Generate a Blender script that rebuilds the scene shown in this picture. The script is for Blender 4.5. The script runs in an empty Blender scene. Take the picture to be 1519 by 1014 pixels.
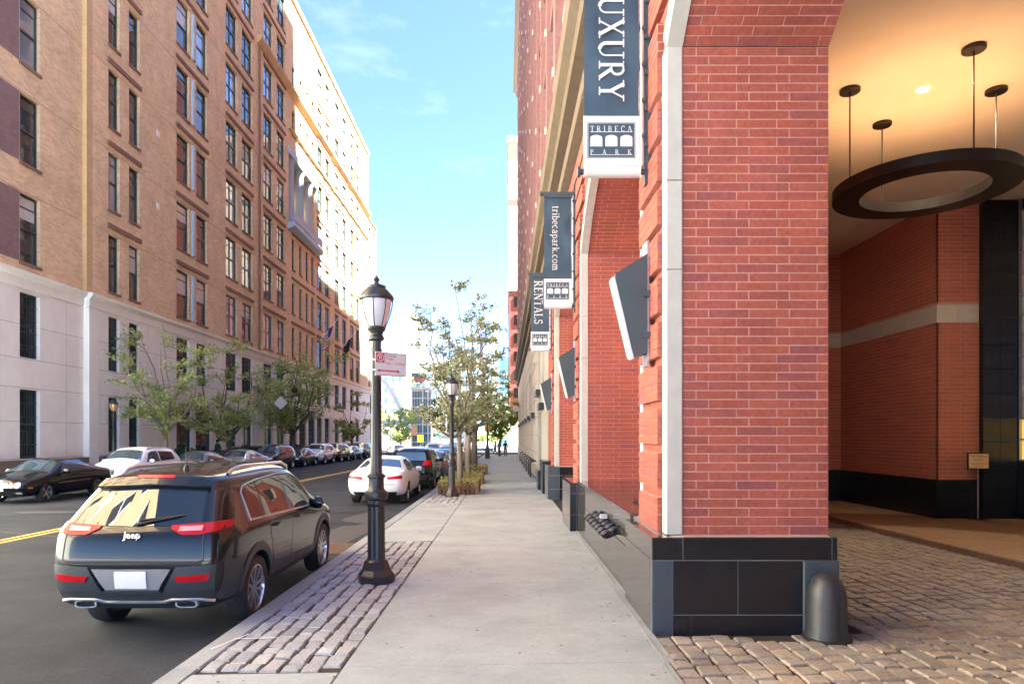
import bpy, bmesh, math, random
from mathutils import Vector, Matrix
from mathutils.bvhtree import BVHTree
R = math.radians
SC = bpy.context.scene
COL = SC.collection
random.seed(7)

# ------------------------------------------------------------------ camera
CAMZ = 1.985
cam_d = bpy.data.cameras.new('camera')
cam = bpy.data.objects.new('camera', cam_d)
COL.objects.link(cam)
cam.location = (0, 0, CAMZ)
cam.rotation_euler = (R(90), 0, 0)
cam_d.sensor_width = 36.0
cam_d.lens = 36.0 * 1000 / 1519
cam_d.shift_x = 9.5 / 1519
cam_d.shift_y = 139.0 / 1519
cam_d.clip_start = 0.05
cam_d.clip_end = 5000
SC.camera = cam

# ------------------------------------------------------------------ light
SUN_AZ = R(97)      # clockwise from the street direction (+Y) towards +X
SUN_EL = R(54)
w = bpy.data.worlds.new('World')
SC.world = w
w.use_nodes = True
nt = w.node_tree
bg = nt.nodes['Background']
sky = nt.nodes.new('ShaderNodeTexSky')
sky.sky_type = 'NISHITA'
sky.sun_disc = False
sky.sun_elevation = SUN_EL
sky.sun_rotation = SUN_AZ
sky.air_density = 0.35
sky.dust_density = 0.5
sky.ozone_density = 2.0
# thin wisps of cloud
wtc = nt.nodes.new('ShaderNodeTexCoord')
wmp = nt.nodes.new('ShaderNodeMapping'); wmp.inputs['Scale'].default_value = (3.2, 3.2, 9.0)
wno = nt.nodes.new('ShaderNodeTexNoise'); wno.inputs['Scale'].default_value = 2.3; wno.inputs['Detail'].default_value = 8; wno.inputs['Roughness'].default_value = .62
wrp = nt.nodes.new('ShaderNodeValToRGB'); wrp.color_ramp.elements[0].position = .56; wrp.color_ramp.elements[0].color = (0, 0, 0, 1); wrp.color_ramp.elements[1].position = .84; wrp.color_ramp.elements[1].color = (.28, .28, .28, 1)
wmx = nt.nodes.new('ShaderNodeMix'); wmx.data_type = 'RGBA'; wmx.inputs[7].default_value = (1.9, 2.0, 2.1, 1)
nt.links.new(wtc.outputs['Generated'], wmp.inputs[0]); nt.links.new(wmp.outputs[0], wno.inputs['Vector']); nt.links.new(wno.outputs[0], wrp.inputs[0]); nt.links.new(wrp.outputs[0], wmx.inputs[0])
nt.links.new(sky.outputs[0], wmx.inputs[6]); nt.links.new(wmx.outputs[2], bg.inputs[0])
bg.inputs[1].default_value = 0.05
sun_d = bpy.data.lights.new('sun', 'SUN')
sun_d.energy = 5.0
sun_d.angle = R(0.6)
sun_d.color = (1.0, 0.90, 0.74)
sun = bpy.data.objects.new('sun', sun_d)
COL.objects.link(sun)
sdir = Vector((math.sin(SUN_AZ) * math.cos(SUN_EL), math.cos(SUN_AZ) * math.cos(SUN_EL), math.sin(SUN_EL)))
sun.rotation_euler = (-sdir).to_track_quat('-Z', 'Y').to_euler()
sun.location = (60, 60, 90)
vs = SC.view_settings
vs.view_transform = 'Standard'
vs.look = 'None'
vs.gamma = 1.0
vs.use_curve_mapping = False
vs.exposure = 4.4
try:
    vs.use_white_balance = True
    vs.white_balance_temperature = 5950
    vs.white_balance_tint = 7
except Exception:
    pass
SC.cycles.max_bounces = 9
SC.cycles.diffuse_bounces = 7
SC.cycles.sample_clamp_indirect = 3
SC.cycles.caustics_reflective = False
SC.cycles.caustics_refractive = False

# ------------------------------------------------------------------ materials
def _new(name):
    m = bpy.data.materials.new(name)
    m.use_nodes = True
    return m, m.node_tree, m.node_tree.nodes['Principled BSDF']

def rgba(c): return (c[0], c[1], c[2], 1)

def _bump(nt, b, fac, strength, dist=0.01):
    n = nt.nodes.new('ShaderNodeBump')
    n.inputs['Strength'].default_value = strength
    n.inputs['Distance'].default_value = dist
    nt.links.new(fac, n.inputs['Height'])
    nt.links.new(n.outputs[0], b.inputs['Normal'])

def _noise(nt, vec, scale, detail=4, rough=.6):
    n = nt.nodes.new('ShaderNodeTexNoise')
    n.inputs['Scale'].default_value = scale
    n.inputs['Detail'].default_value = detail
    n.inputs['Roughness'].default_value = rough
    nt.links.new(vec, n.inputs['Vector'])
    return n

def _ramp(nt, fac, stops):
    r = nt.nodes.new('ShaderNodeValToRGB')
    cr = r.color_ramp
    while len(cr.elements) < len(stops): cr.elements.new(0.5)
    for e, (p, c) in zip(cr.elements, stops):
        e.position = p
        e.color = rgba(c)
    nt.links.new(fac, r.inputs[0])
    return r

def _mul(nt, a, b, fac=1.0, mode='MULTIPLY'):
    m = nt.nodes.new('ShaderNodeMix')
    m.data_type = 'RGBA'
    m.blend_type = mode
    m.inputs[0].default_value = fac
    nt.links.new(a, m.inputs[6])
    nt.links.new(b, m.inputs[7])
    return m.outputs[2]

def mat(name, col, rough=.6, var=.12, scale=4.0, bump=0, bscale=60, metal=0, spec=.5, coat=0, var2=0, scale2=.4, trans=0):
    m, nt, b = _new(name)
    b.inputs['Roughness'].default_value = rough
    b.inputs['Metallic'].default_value = metal
    b.inputs['Specular IOR Level'].default_value = spec
    b.inputs['Coat Weight'].default_value = coat
    b.inputs['Coat Roughness'].default_value = .03
    b.inputs['Base Color'].default_value = rgba(col)
    tc = nt.nodes.new('ShaderNodeNewGeometry')
    if var:
        n = _noise(nt, tc.outputs['Position'], scale, 6)
        lo = [c * (1 - var) for c in col]
        hi = [c * (1 + var) for c in col]
        r = _ramp(nt, n.outputs[0], [(.3, lo), (.7, hi)])
        out = r.outputs[0]
        if var2:
            n2 = _noise(nt, tc.outputs['Position'], scale2, 5, .65)
            r2 = _ramp(nt, n2.outputs[0], [(.3, (1 - var2,) * 3), (.7, (1 + var2 * .5,) * 3)])
            out = _mul(nt, out, r2.outputs[0])
        nt.links.new(out, b.inputs['Base Color'])
    if bump:
        n3 = _noise(nt, tc.outputs['Position'], bscale, 4)
        _bump(nt, b, n3.outputs[0], bump)
    return m

def piece_mat(name, cols, rough=.8, var=.12, scale=30, bump=.3, bscale=80, spec=.3, coat=0, dirt=0, spots=False):
    """colour differs from piece to piece"""
    m, nt, b = _new(name)
    b.inputs['Roughness'].default_value = rough
    b.inputs['Specular IOR Level'].default_value = spec
    b.inputs['Coat Weight'].default_value = coat
    g = nt.nodes.new('ShaderNodeNewGeometry')
    oi = nt.nodes.new('ShaderNodeObjectInfo')
    ad = nt.nodes.new('ShaderNodeMath'); ad.operation = 'ADD'
    nt.links.new(g.outputs['Random Per Island'], ad.inputs[0])
    nt.links.new(oi.outputs['Random'], ad.inputs[1])
    fr = nt.nodes.new('ShaderNodeMath'); fr.operation = 'FRACT'
    nt.links.new(ad.outputs[0], fr.inputs[0])
    k = len(cols)
    r = _ramp(nt, fr.outputs[0], [((i + .5) / k, c) for i, c in enumerate(cols)])
    n = _noise(nt, g.outputs['Position'], scale, 5)
    r2 = _ramp(nt, n.outputs[0], [(.3, (1 - var,) * 3), (.7, (1 + var,) * 3)])
    out = _mul(nt, r.outputs[0], r2.outputs[0])
    if dirt:
        n2 = _noise(nt, g.outputs['Position'], 1.1, 6, .7)
        r3 = _ramp(nt, n2.outputs[0], [(.35, (1 - dirt,) * 3), (.6, (1, 1, 1))])
        out = _mul(nt, out, r3.outputs[0])
    if spots:
        vo = nt.nodes.new('ShaderNodeTexVoronoi'); vo.inputs['Scale'].default_value = 2.6
        nt.links.new(g.outputs['Position'], vo.inputs['Vector'])
        r4 = _ramp(nt, vo.outputs['Distance'], [(.045, (.55,) * 3), (.075, (1, 1, 1))])
        out = _mul(nt, out, r4.outputs[0])
        n5 = _noise(nt, g.outputs['Position'], 230, 2)
        r5 = _ramp(nt, n5.outputs[0], [(.35, (.88,) * 3), (.62, (1.06,) * 3)])
        out = _mul(nt, out, r5.outputs[0])
    nt.links.new(out, b.inputs['Base Color'])
    if bump:
        n3 = _noise(nt, g.outputs['Position'], bscale, 4)
        _bump(nt, b, n3.outputs[0], bump, .006)
    return m

def brick_mat(name, c1, c2, mortar, bw, rh, ms, offset=.5, rough=.85, bump=.4):
    m, nt, b = _new(name)
    b.inputs['Roughness'].default_value = rough
    b.inputs['Specular IOR Level'].default_value = .25
    g = nt.nodes.new('ShaderNodeNewGeometry')
    s = nt.nodes.new('ShaderNodeSeparateXYZ')
    nt.links.new(g.outputs['Position'], s.inputs[0])
    a = nt.nodes.new('ShaderNodeMath'); a.operation = 'ADD'
    nt.links.new(s.outputs[0], a.inputs[0]); nt.links.new(s.outputs[1], a.inputs[1])
    c = nt.nodes.new('ShaderNodeCombineXYZ')
    nt.links.new(a.outputs[0], c.inputs[0]); nt.links.new(s.outputs[2], c.inputs[1])
    t = nt.nodes.new('ShaderNodeTexBrick')
    t.offset = offset
    t.inputs['Scale'].default_value = 1
    t.inputs['Brick Width'].default_value = bw
    t.inputs['Row Height'].default_value = rh
    t.inputs['Mortar Size'].default_value = ms
    t.inputs['Mortar Smooth'].default_value = .1
    t.inputs['Color1'].default_value = rgba(c1)
    t.inputs['Color2'].default_value = rgba(c2)
    t.inputs['Mortar'].default_value = rgba(mortar)
    nt.links.new(c.outputs[0], t.inputs['Vector'])
    n = _noise(nt, g.outputs['Position'], .8, 6, .65)
    r2 = _ramp(nt, n.outputs[0], [(.3, (.86,) * 3), (.7, (1.1,) * 3)])
    out = _mul(nt, t.outputs[0], r2.outputs[0])
    nt.links.new(out, b.inputs['Base Color'])
    inv = nt.nodes.new('ShaderNodeMath'); inv.operation = 'SUBTRACT'; inv.inputs[0].default_value = 1
    nt.links.new(t.outputs['Fac'], inv.inputs[1])
    _bump(nt, b, inv.outputs[0], bump, .008)
    return m

def emit(name, col, strength):
    m, nt, b = _new(name)
    b.inputs['Base Color'].default_value = rgba(col)
    b.inputs['Emission Color'].default_value = rgba(col)
    b.inputs['Emission Strength'].default_value = strength
    return m

def leaf_mat(name, cols):
    m, nt, b = _new(name)
    nt.nodes.remove(b)
    out = nt.nodes['Material Output']
    g = nt.nodes.new('ShaderNodeNewGeometry')
    k = len(cols)
    r = _ramp(nt, g.outputs['Random Per Island'], [((i + .5) / k, c) for i, c in enumerate(cols)])
    d = nt.nodes.new('ShaderNodeBsdfDiffuse')
    t = nt.nodes.new('ShaderNodeBsdfTranslucent')
    nt.links.new(r.outputs[0], d.inputs[0]); nt.links.new(r.outputs[0], t.inputs[0])
    mx = nt.nodes.new('ShaderNodeMixShader'); mx.inputs[0].default_value = .45
    nt.links.new(d.outputs[0], mx.inputs[1]); nt.links.new(t.outputs[0], mx.inputs[2])
    nt.links.new(mx.outputs[0], out.inputs[0])
    return m

M = {}
M['asphalt'] = mat('asphalt', (.037, .042, .052), .85, .25, 45, .5, 180, var2=.45, scale2=.45, spec=.15)
M['concrete'] = piece_mat('concrete', [(.325, .368, .385), (.355, .395, .41), (.335, .375, .39)], .85, .07, 28, .15, 130, dirt=.2, spots=True)
M['bounce_plaza'] = mat('bounce_paving', (.42, .43, .43), .85, .12, 2)
M['concrete_base'] = mat('concrete_base', (.10, .095, .09), .9)
M['curb'] = piece_mat('curb_granite', [(.28, .31, .33), (.32, .35, .365), (.26, .29, .31)], .75, .14, 90, .25, 160, dirt=.2)
M['sett'] = piece_mat('sett_granite', [(.34, .365, .375), (.42, .44, .44), (.29, .31, .335), (.38, .385, .385), (.35, .36, .375)], .78, .22, 45, .6, 60, dirt=.18)
M['cobble'] = piece_mat('cobble_granite', [(.31, .275, .245), (.36, .325, .29), (.26, .235, .22), (.36, .30, .25), (.30, .29, .285), (.38, .33, .28)], .62, .25, 28, .8, 45, spec=.4, dirt=.3)
M['grout'] = mat('grout', (.035, .03, .027), .95, .3, 20, .5, 80)
M['yellow'] = mat('road_yellow', (.62, .40, .05), .75, .25, 12)
M['white_paint'] = mat('white_paint', (.72, .72, .72), .7, .15, 10)
M['brick'] = piece_mat('red_brick', [(.37, .094, .066), (.40, .105, .07), (.33, .086, .064), (.38, .105, .075), (.32, .088, .076), (.40, .106, .068), (.35, .096, .074), (.40, .106, .075), (.34, .09, .07), (.37, .097, .074), (.285, .083, .08), (.38, .102, .072)], .8, .18, 22, .35, 90, dirt=.22)
M['mortar'] = mat('mortar', (.50, .26, .215), .9, .15, 20, .3, 100)
M['brick_far'] = brick_mat('red_brick_wall', (.33, .09, .066), (.25, .072, .06), (.40, .24, .19), .381, .0852, .006, .33)
M['brick_in'] = piece_mat('passage_brick', [(.42, .13, .085), (.45, .14, .09), (.36, .115, .085), (.43, .13, .085)], .8, .15, 20, .25, 90)
M['brick_purple'] = mat('purple_brick', (.27, .15, .145), .85, .15, 8)
M['mortar_dark'] = mat('passage_mortar', (.44, .27, .21), .9)
M['limestone'] = mat('limestone', (.48, .45, .41), .75, .08, 6, .15, 60)
M['tan_stone'] = mat('tan_stone', (.15, .115, .08), .7, .12, 5, .15, 50)
M['granite'] = mat('black_granite', (.013, .014, .018), .2, .4, 120, .03, 200, spec=.4)
M['granite_blue'] = mat('honed_granite', (.05, .065, .085), .3, .25, 90, .05, 120)
M['granite_pol'] = mat('polished_granite', (.05, .045, .045), .05, .3, 120, spec=.9)
M['joint'] = mat('granite_joint', (.42, .42, .42), .8)
M['tan_brick'] = brick_mat('tan_brick', (.74, .535, .295), (.57, .395, .21), (.70, .57, .41), .30, .10, .010, .5)
M['tan_brick2'] = brick_mat('tan_brick_quoin', (.62, .42, .20), (.54, .36, .17), (.47, .34, .24), .22, .075, .008, .5)
M['tan_dark'] = mat('brown_brick', (.22, .12, .08), .85, .15, 8)
M['tan_purple'] = brick_mat('purple_panel_brick', (.20, .13, .12), (.26, .17, .15), (.22, .16, .14), .22, .075, .008)
M['white_stone'] = mat('white_stone', (.80, .785, .70), .65, .05, 1.5, .05, 40, var2=.06)
M['stone_joint'] = mat('stone_joint', (.34, .32, .31), .9)
M['blue_shade_stone'] = mat('blue_gray_shade', (.36, .42, .47), .6, .05, 3)  # blue-grey; on the loggia, shade put into a white stone's colour
M['frame'] = mat('window_frame', (.025, .045, .045), .4, 0)
M['pane'] = mat('window_glass', (.06, .08, .085), .03, 0, spec=1.0, metal=.35)
M['pane_wing'] = mat('wavy_window_glass', (.06, .08, .085), .10, 0, spec=1.0, metal=.35)
M['pane_light'] = mat('window_glass_bright', (.30, .36, .40), .04, 0, spec=1.0, metal=.5)  # paler colour stands in for bright sky reflections
M['blind'] = mat('window_blind', (.50, .50, .47), .25, .1, 3, spec=.8)
M['pane_dark'] = mat('dark_glass', (.012, .016, .018), .03, 0, spec=.8)
M['iron'] = mat('cast_iron', (.017, .019, .021), .38, .3, 30, .08, 60, spec=.6)
M['iron_matte'] = mat('worn_iron', (.030, .031, .035), .42, .3, 14, .15, 50)
M['bracket'] = mat('bracket_steel', (.045, .065, .075), .4, .1, 6)
M['steel'] = mat('brushed_steel', (.55, .56, .58), .3, 0, metal=.9)
M['chrome'] = mat('chrome', (.8, .8, .82), .08, 0, metal=1)
M['rust'] = mat('rusty_iron', (.14, .075, .05), .8, .3, 20)
M['navy'] = mat('navy_cloth', (.036, .070, .108), .75, .15, 5, .15, 12)
M['board'] = mat('white_board', (.60, .60, .60), .5, .03, 3)
M['sign_red'] = mat('sign_red', (.42, .025, .05), .5, 0)
M['sign_yellow'] = mat('sign_yellow', (.75, .42, .03), .5, 0)
M['sign_green'] = mat('sign_green', (.02, .25, .12), .5, 0)
M['lens'] = mat('frosted_glass', (.60, .60, .64), .25, .05, 4, spec=.6)
M['lens_warm'] = mat('amber_globe', (.62, .40, .16), .3, 0)
M['plaster'] = mat('plaster', (.78, .70, .60), .9, .04, 1.2, .08, 30)
M['bronze'] = mat('dark_bronze', (.016, .012, .012), .4, .15, 8, metal=.3)
M['glow'] = emit('uplight_glow', (1.0, .55, .24), .60)
M['down'] = emit('downlight_glow', (1.0, .74, .45), 300)
M['lit_pane'] = emit('lit_pane', (.95, .60, .16), .045)
M['gold_sign'] = mat('gold_sign', (.62, .42, .22), .6, .05, 8)
M['sign_ink'] = mat('sign_ink', (.10, .05, .03), .7, 0)
M['walk_brown'] = mat('walk_brown', (.30, .20, .13), .8, .2, 10, .2, 60, var2=.2, scale2=1)
M['bark'] = mat('bark', (.10, .085, .07), .9, .3, 25, .6, 50)
M['bark_pale'] = mat('pale_bark', (.20, .175, .14), .9, .3, 25, .6, 50)
M['leaf'] = leaf_mat('spring_leaf', [(.34, .42, .12), (.44, .50, .18), (.26, .34, .09), (.52, .55, .27)])
M['leaf_pale'] = leaf_mat('pale_leaf', [(.46, .48, .28), (.26, .29, .16), (.58, .58, .40), (.38, .42, .20), (.16, .20, .11)])
M['leaf_dark'] = leaf_mat('dark_leaf', [(.04, .07, .03), (.06, .10, .035), (.08, .12, .05)])
M['leaf_yellow'] = leaf_mat('yellow_leaf', [(.40, .42, .12), (.34, .38, .10), (.45, .45, .18)])
M['leaf_bright'] = leaf_mat('bright_leaf', [(.20, .28, .05), (.26, .33, .07), (.15, .22, .04)])
M['wood'] = piece_mat('picket_wood', [(.20, .12, .065), (.24, .145, .08), (.15, .09, .05)], .8, .2, 20, .3)
M['soil'] = mat('soil', (.05, .04, .03), .95, .3, 15)
# cars
def paint(name, col, rough=.25, metal=0): return mat(name, col, rough, 0, metal=metal, coat=.5, spec=.25)
M['paint_black'] = paint('black_paint', (.006, .007, .009), .2)
M['paint_white'] = paint('white_car_paint', (.74, .75, .77), .3)
M['paint_silver'] = paint('silver_paint', (.42, .43, .45), .3, .6)
M['paint_gray'] = paint('gray_paint', (.12, .12, .13), .3, .4)
M['paint_navy'] = paint('navy_paint', (.02, .03, .06), .25, .2)
M['paint_blue'] = paint('blue_paint', (.03, .10, .22), .25, .2)
M['paint_brown'] = paint('brown_paint', (.06, .04, .035), .25, .2)
M['clad'] = mat('plastic_cladding', (.030, .036, .043), .45, .05, 8)
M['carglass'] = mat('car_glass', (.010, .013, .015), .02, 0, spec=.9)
M['carglass_blue'] = mat('car_glass_sky_tint', (.10, .16, .21), .02, 0, spec=1.0, metal=.6)  # blue of the reflected sky is put into the glass colour
M['tyre'] = mat('tyre_rubber', (.018, .018, .019), .75, .15, 20)
M['alloy'] = mat('alloy', (.50, .49, .50), .22, 0, metal=.85)
M['redlens'] = mat('red_lens', (.40, .006, .012), .18, 0, spec=.35)
M['pinklens'] = mat('clear_red_lens', (.50, .26, .28), .2, 0)
M['headlens'] = mat('headlight_lens', (.55, .58, .60), .1, 0, metal=.4, coat=1)
M['amber'] = mat('amber_lens', (.55, .18, .02), .2, 0)
M['plate'] = mat('blank_plate', (.70, .70, .72), .5, .04, 15)
M['black_rubber'] = mat('black_trim', (.01, .01, .011), .5, 0)
M['skin'] = mat('skin', (.40, .24, .17), .6, 0)
M['cloth_green'] = mat('green_jacket', (.02, .06, .05), .9, 0)
M['cloth_dark'] = mat('dark_clothes', (.02, .022, .03), .9, 0)
M['cloth_blue'] = mat('blue_clothes', (.05, .14, .24), .9, 0)
M['hair'] = mat('dark_hair', (.02, .015, .012), .7, 0)
# far city
M['far_white'] = mat('pale_haze_stone', (.72, .70, .66), .8, .04, .2)  # pale stone; haze of distance is put into the tone
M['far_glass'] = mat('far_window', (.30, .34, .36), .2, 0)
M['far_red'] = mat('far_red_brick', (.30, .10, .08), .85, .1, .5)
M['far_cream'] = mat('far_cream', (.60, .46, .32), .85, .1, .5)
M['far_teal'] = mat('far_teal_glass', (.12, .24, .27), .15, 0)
M['white_steel'] = mat('white_steel', (.78, .78, .76), .5, 0)
M['flag_red'] = mat('flag_red', (.45, .03, .04), .8, 0)
M['flag_white'] = mat('flag_white', (.70, .70, .70), .8, 0)
M['flag_blue'] = mat('flag_blue', (.03, .05, .18), .8, 0)
M['blue_door'] = mat('blue_door', (.04, .14, .19), .4, 0)

# ------------------------------------------------------------------ mesh helpers
class MB:
    def __init__(s): s.v = []; s.f = []; s.m = []
    def add(s, vs, fs, mi=0):
        k = len(s.v); s.v += [tuple(p) for p in vs]
        s.f += [tuple(i + k for i in f) for f in fs]; s.m += [mi] * len(fs)
    def quad(s, a, b, c, d, mi=0): s.add([a, b, c, d], [(0, 1, 2, 3)], mi)
    def box(s, x0, x1, y0, y1, z0, z1, mi=0):
        s.add([(x0, y0, z0), (x1, y0, z0), (x1, y1, z0), (x0, y1, z0), (x0, y0, z1), (x1, y0, z1), (x1, y1, z1), (x0, y1, z1)],
              [(3, 2, 1, 0), (4, 5, 6, 7), (0, 1, 5, 4), (1, 2, 6, 5), (2, 3, 7, 6), (3, 0, 4, 7)], mi)
    def cbox(s, x0, x1, y0, y1, z0, z1, c=.004, mi=0, axis='-y'):
        """box with the four edges of the face towards axis chamfered"""
        def P(u, v, d):
            return {'-y': (u, y0 + d, v), '-x': (x0 + d, u, v), '+z': (u, v, z1 - d), '+x': (x1 - d, u, v), '-z': (u, v, z0 + d)}[axis]
        if axis == '-y': u0, u1, v0, v1, D = x0, x1, z0, z1, y1 - y0
        elif axis in ('-x', '+x'): u0, u1, v0, v1, D = y0, y1, z0, z1, x1 - x0
        else: u0, u1, v0, v1, D = x0, x1, y0, y1, z1 - z0
        ring = lambda i, d: [P(u0 + i, v0 + i, d), P(u1 - i, v0 + i, d), P(u1 - i, v1 - i, d), P(u0 + i, v1 - i, d)]
        s.add(ring(c, 0) + ring(0, c) + ring(0, D), [(0, 1, 2, 3)] + [(i + 4, (i + 1) % 4 + 4, (i + 1) % 4, i) for i in range(4)]
              + [(i + 8, (i + 1) % 4 + 8, (i + 1) % 4 + 4, i + 4) for i in range(4)], mi)
    def tube(s, pts, rads, n=8, mi=0, cap=True):
        pts = [Vector(p) for p in pts]
        if not isinstance(rads, (list, tuple)): rads = [rads] * len(pts)
        k = len(s.v); up = None
        for i, p in enumerate(pts):
            t = (pts[min(i + 1, len(pts) - 1)] - pts[max(i - 1, 0)])
            if t.length < 1e-9: t = Vector((0, 0, 1))
            t.normalize()
            if up is None:
                up = Vector((1, 0, 0)) if abs(t.x) < .9 else Vector((0, 1, 0))
            a = (up - t * up.dot(t)).normalized(); b = t.cross(a); up = a
            for j in range(n):
                q = p + (a * math.cos(2 * math.pi * j / n) + b * math.sin(2 * math.pi * j / n)) * rads[i]
                s.v.append(tuple(q))
        for i in range(len(pts) - 1):
            for j in range(n):
                s.f.append((k + i * n + j, k + i * n + (j + 1) % n, k + (i + 1) * n + (j + 1) % n, k + (i + 1) * n + j)); s.m.append(mi)
        if cap:
            s.f.append(tuple(k + j for j in range(n))[::-1]); s.m.append(mi)
            e = k + (len(pts) - 1) * n
            s.f.append(tuple(e + j for j in range(n))); s.m.append(mi)
    def lathe(s, prof, n=20, c=(0, 0, 0), axis='z', mi=0, closed=False):
        k = len(s.v)
        for (r, h) in prof:
            for j in range(n):
                a = 2 * math.pi * j / n; u, v = r * math.cos(a), r * math.sin(a)
                p = (u, v, h) if axis == 'z' else ((h, u, v) if axis == 'x' else (u, h, v))
                s.v.append((p[0] + c[0], p[1] + c[1], p[2] + c[2]))
        m = len(prof)
        for i in range(m if closed else m - 1):
            for j in range(n):
                s.f.append((k + i * n + j, k + i * n + (j + 1) % n, k + ((i + 1) % m) * n + (j + 1) % n, k + ((i + 1) % m) * n + j)); s.m.append(mi)
    def prism(s, poly, a0, a1, axis='y', mi=0):
        def P(u, v, a): return {'y': (u, a, v), 'x': (a, u, v), 'z': (u, v, a)}[axis]
        n = len(poly)
        s.add([P(u, v, a0) for u, v in poly] + [P(u, v, a1) for u, v in poly],
              [tuple(range(n)), tuple(range(2 * n - 1, n - 1, -1))] + [((i + 1) % n, i, n + i, n + (i + 1) % n) for i in range(n)], mi)
    def facade(s, X, y0, y1, z0, z1, ops, dep, mi=0, rmi=None):
        """wall in the plane x = X with rectangular openings; reveals run to X + dep"""
        rmi = mi if rmi is None else rmi
        ys = sorted(set([y0, y1] + [v for o in ops for v in o[:2]]))
        zs = sorted(set([z0, z1] + [v for o in ops for v in o[2:]]))
        for a, b in zip(ys, ys[1:]):
            run = None
            for c, d in zip(zs, zs[1:]):
                yc, zc = (a + b) / 2, (c + d) / 2
                hole = any(o[0] < yc < o[1] and o[2] < zc < o[3] for o in ops)
                if not hole: s.quad((X, a, c), (X, b, c), (X, b, d), (X, a, d), mi)
        for (a, b, c, d) in ops:
            e = X + dep
            s.quad((X, a, c), (e, a, c), (e, b, c), (X, b, c), rmi); s.quad((X, a, d), (X, b, d), (e, b, d), (e, a, d), rmi)
            s.quad((X, a, c), (X, a, d), (e, a, d), (e, a, c), rmi); s.quad((X, b, c), (e, b, c), (e, b, d), (X, b, d), rmi)
    def build(s, name, mats, parent=None, smooth=False, recalc=True, world=True):
        if not isinstance(mats, (list, tuple)): mats = [mats]
        me = bpy.data.meshes.new(name)
        me.from_pydata(s.v, [], s.f)
        for m in mats: me.materials.append(m)
        if len(mats) > 1: me.polygons.foreach_set('material_index', s.m)
        if recalc:
            bm = bmesh.new(); bm.from_mesh(me); bmesh.ops.recalc_face_normals(bm, faces=bm.faces); bm.to_mesh(me); bm.free()
        if smooth: me.polygons.foreach_set('use_smooth', [True] * len(me.polygons))
        me.update()
        if smooth and smooth != 'all': me.set_sharp_from_angle(angle=R(40))
        o = bpy.data.objects.new(name, me)
        COL.objects.link(o)
        if parent is not None:
            o.parent = parent
            if world and parent.type == 'EMPTY': o.location = -parent.location
        return o

def tag(o, label=None, cat=None, group=None, kind=None):
    for k, v in (('label', label), ('category', cat), ('group', group), ('kind', kind)):
        if v: o[k] = v
    return o

def thing(name, label, cat, loc=(0, 0, 0), group=None):
    o = bpy.data.objects.new(name, None)
    o.empty_display_size = .2
    COL.objects.link(o); o.location = loc
    return tag(o, label, cat, group)

def inst(name, me, parent, loc, rot=None, scale=None, world=True):
    o = bpy.data.objects.new(name, me); COL.objects.link(o)
    o.parent = parent
    l = Vector(loc)
    if world and parent is not None and parent.type == 'EMPTY': l = l - parent.location
    o.location = l
    if rot: o.rotation_euler = rot
    if scale: o.scale = scale
    return o

def dup(o, parent=None):
    c = o.copy(); COL.objects.link(c)
    if parent is not None: c.parent = parent
    for ch in o.children: dup(ch, c)
    return c

def swap(o, old, new):
    if o.type == 'MESH':
        for i, s in enumerate(o.material_slots):
            if s.material == old:
                s.link = 'OBJECT'; s.material = new
    for ch in o.children: swap(ch, old, new)

def text_mesh(txt, size, spacing=1.0, shear=0, bold=0, align='CENTER'):
    cu = bpy.data.curves.new('lettering', 'FONT')
    cu.body = txt; cu.size = size; cu.align_x = align; cu.space_character = spacing; cu.shear = shear; cu.offset = bold
    cu.resolution_u = 3
    o = bpy.data.objects.new('lettering', cu); COL.objects.link(o)
    dg = bpy.context.evaluated_depsgraph_get()
    me = bpy.data.meshes.new_from_object(o.evaluated_get(dg))
    bpy.data.objects.remove(o); bpy.data.curves.remove(cu)
    return me

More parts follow.
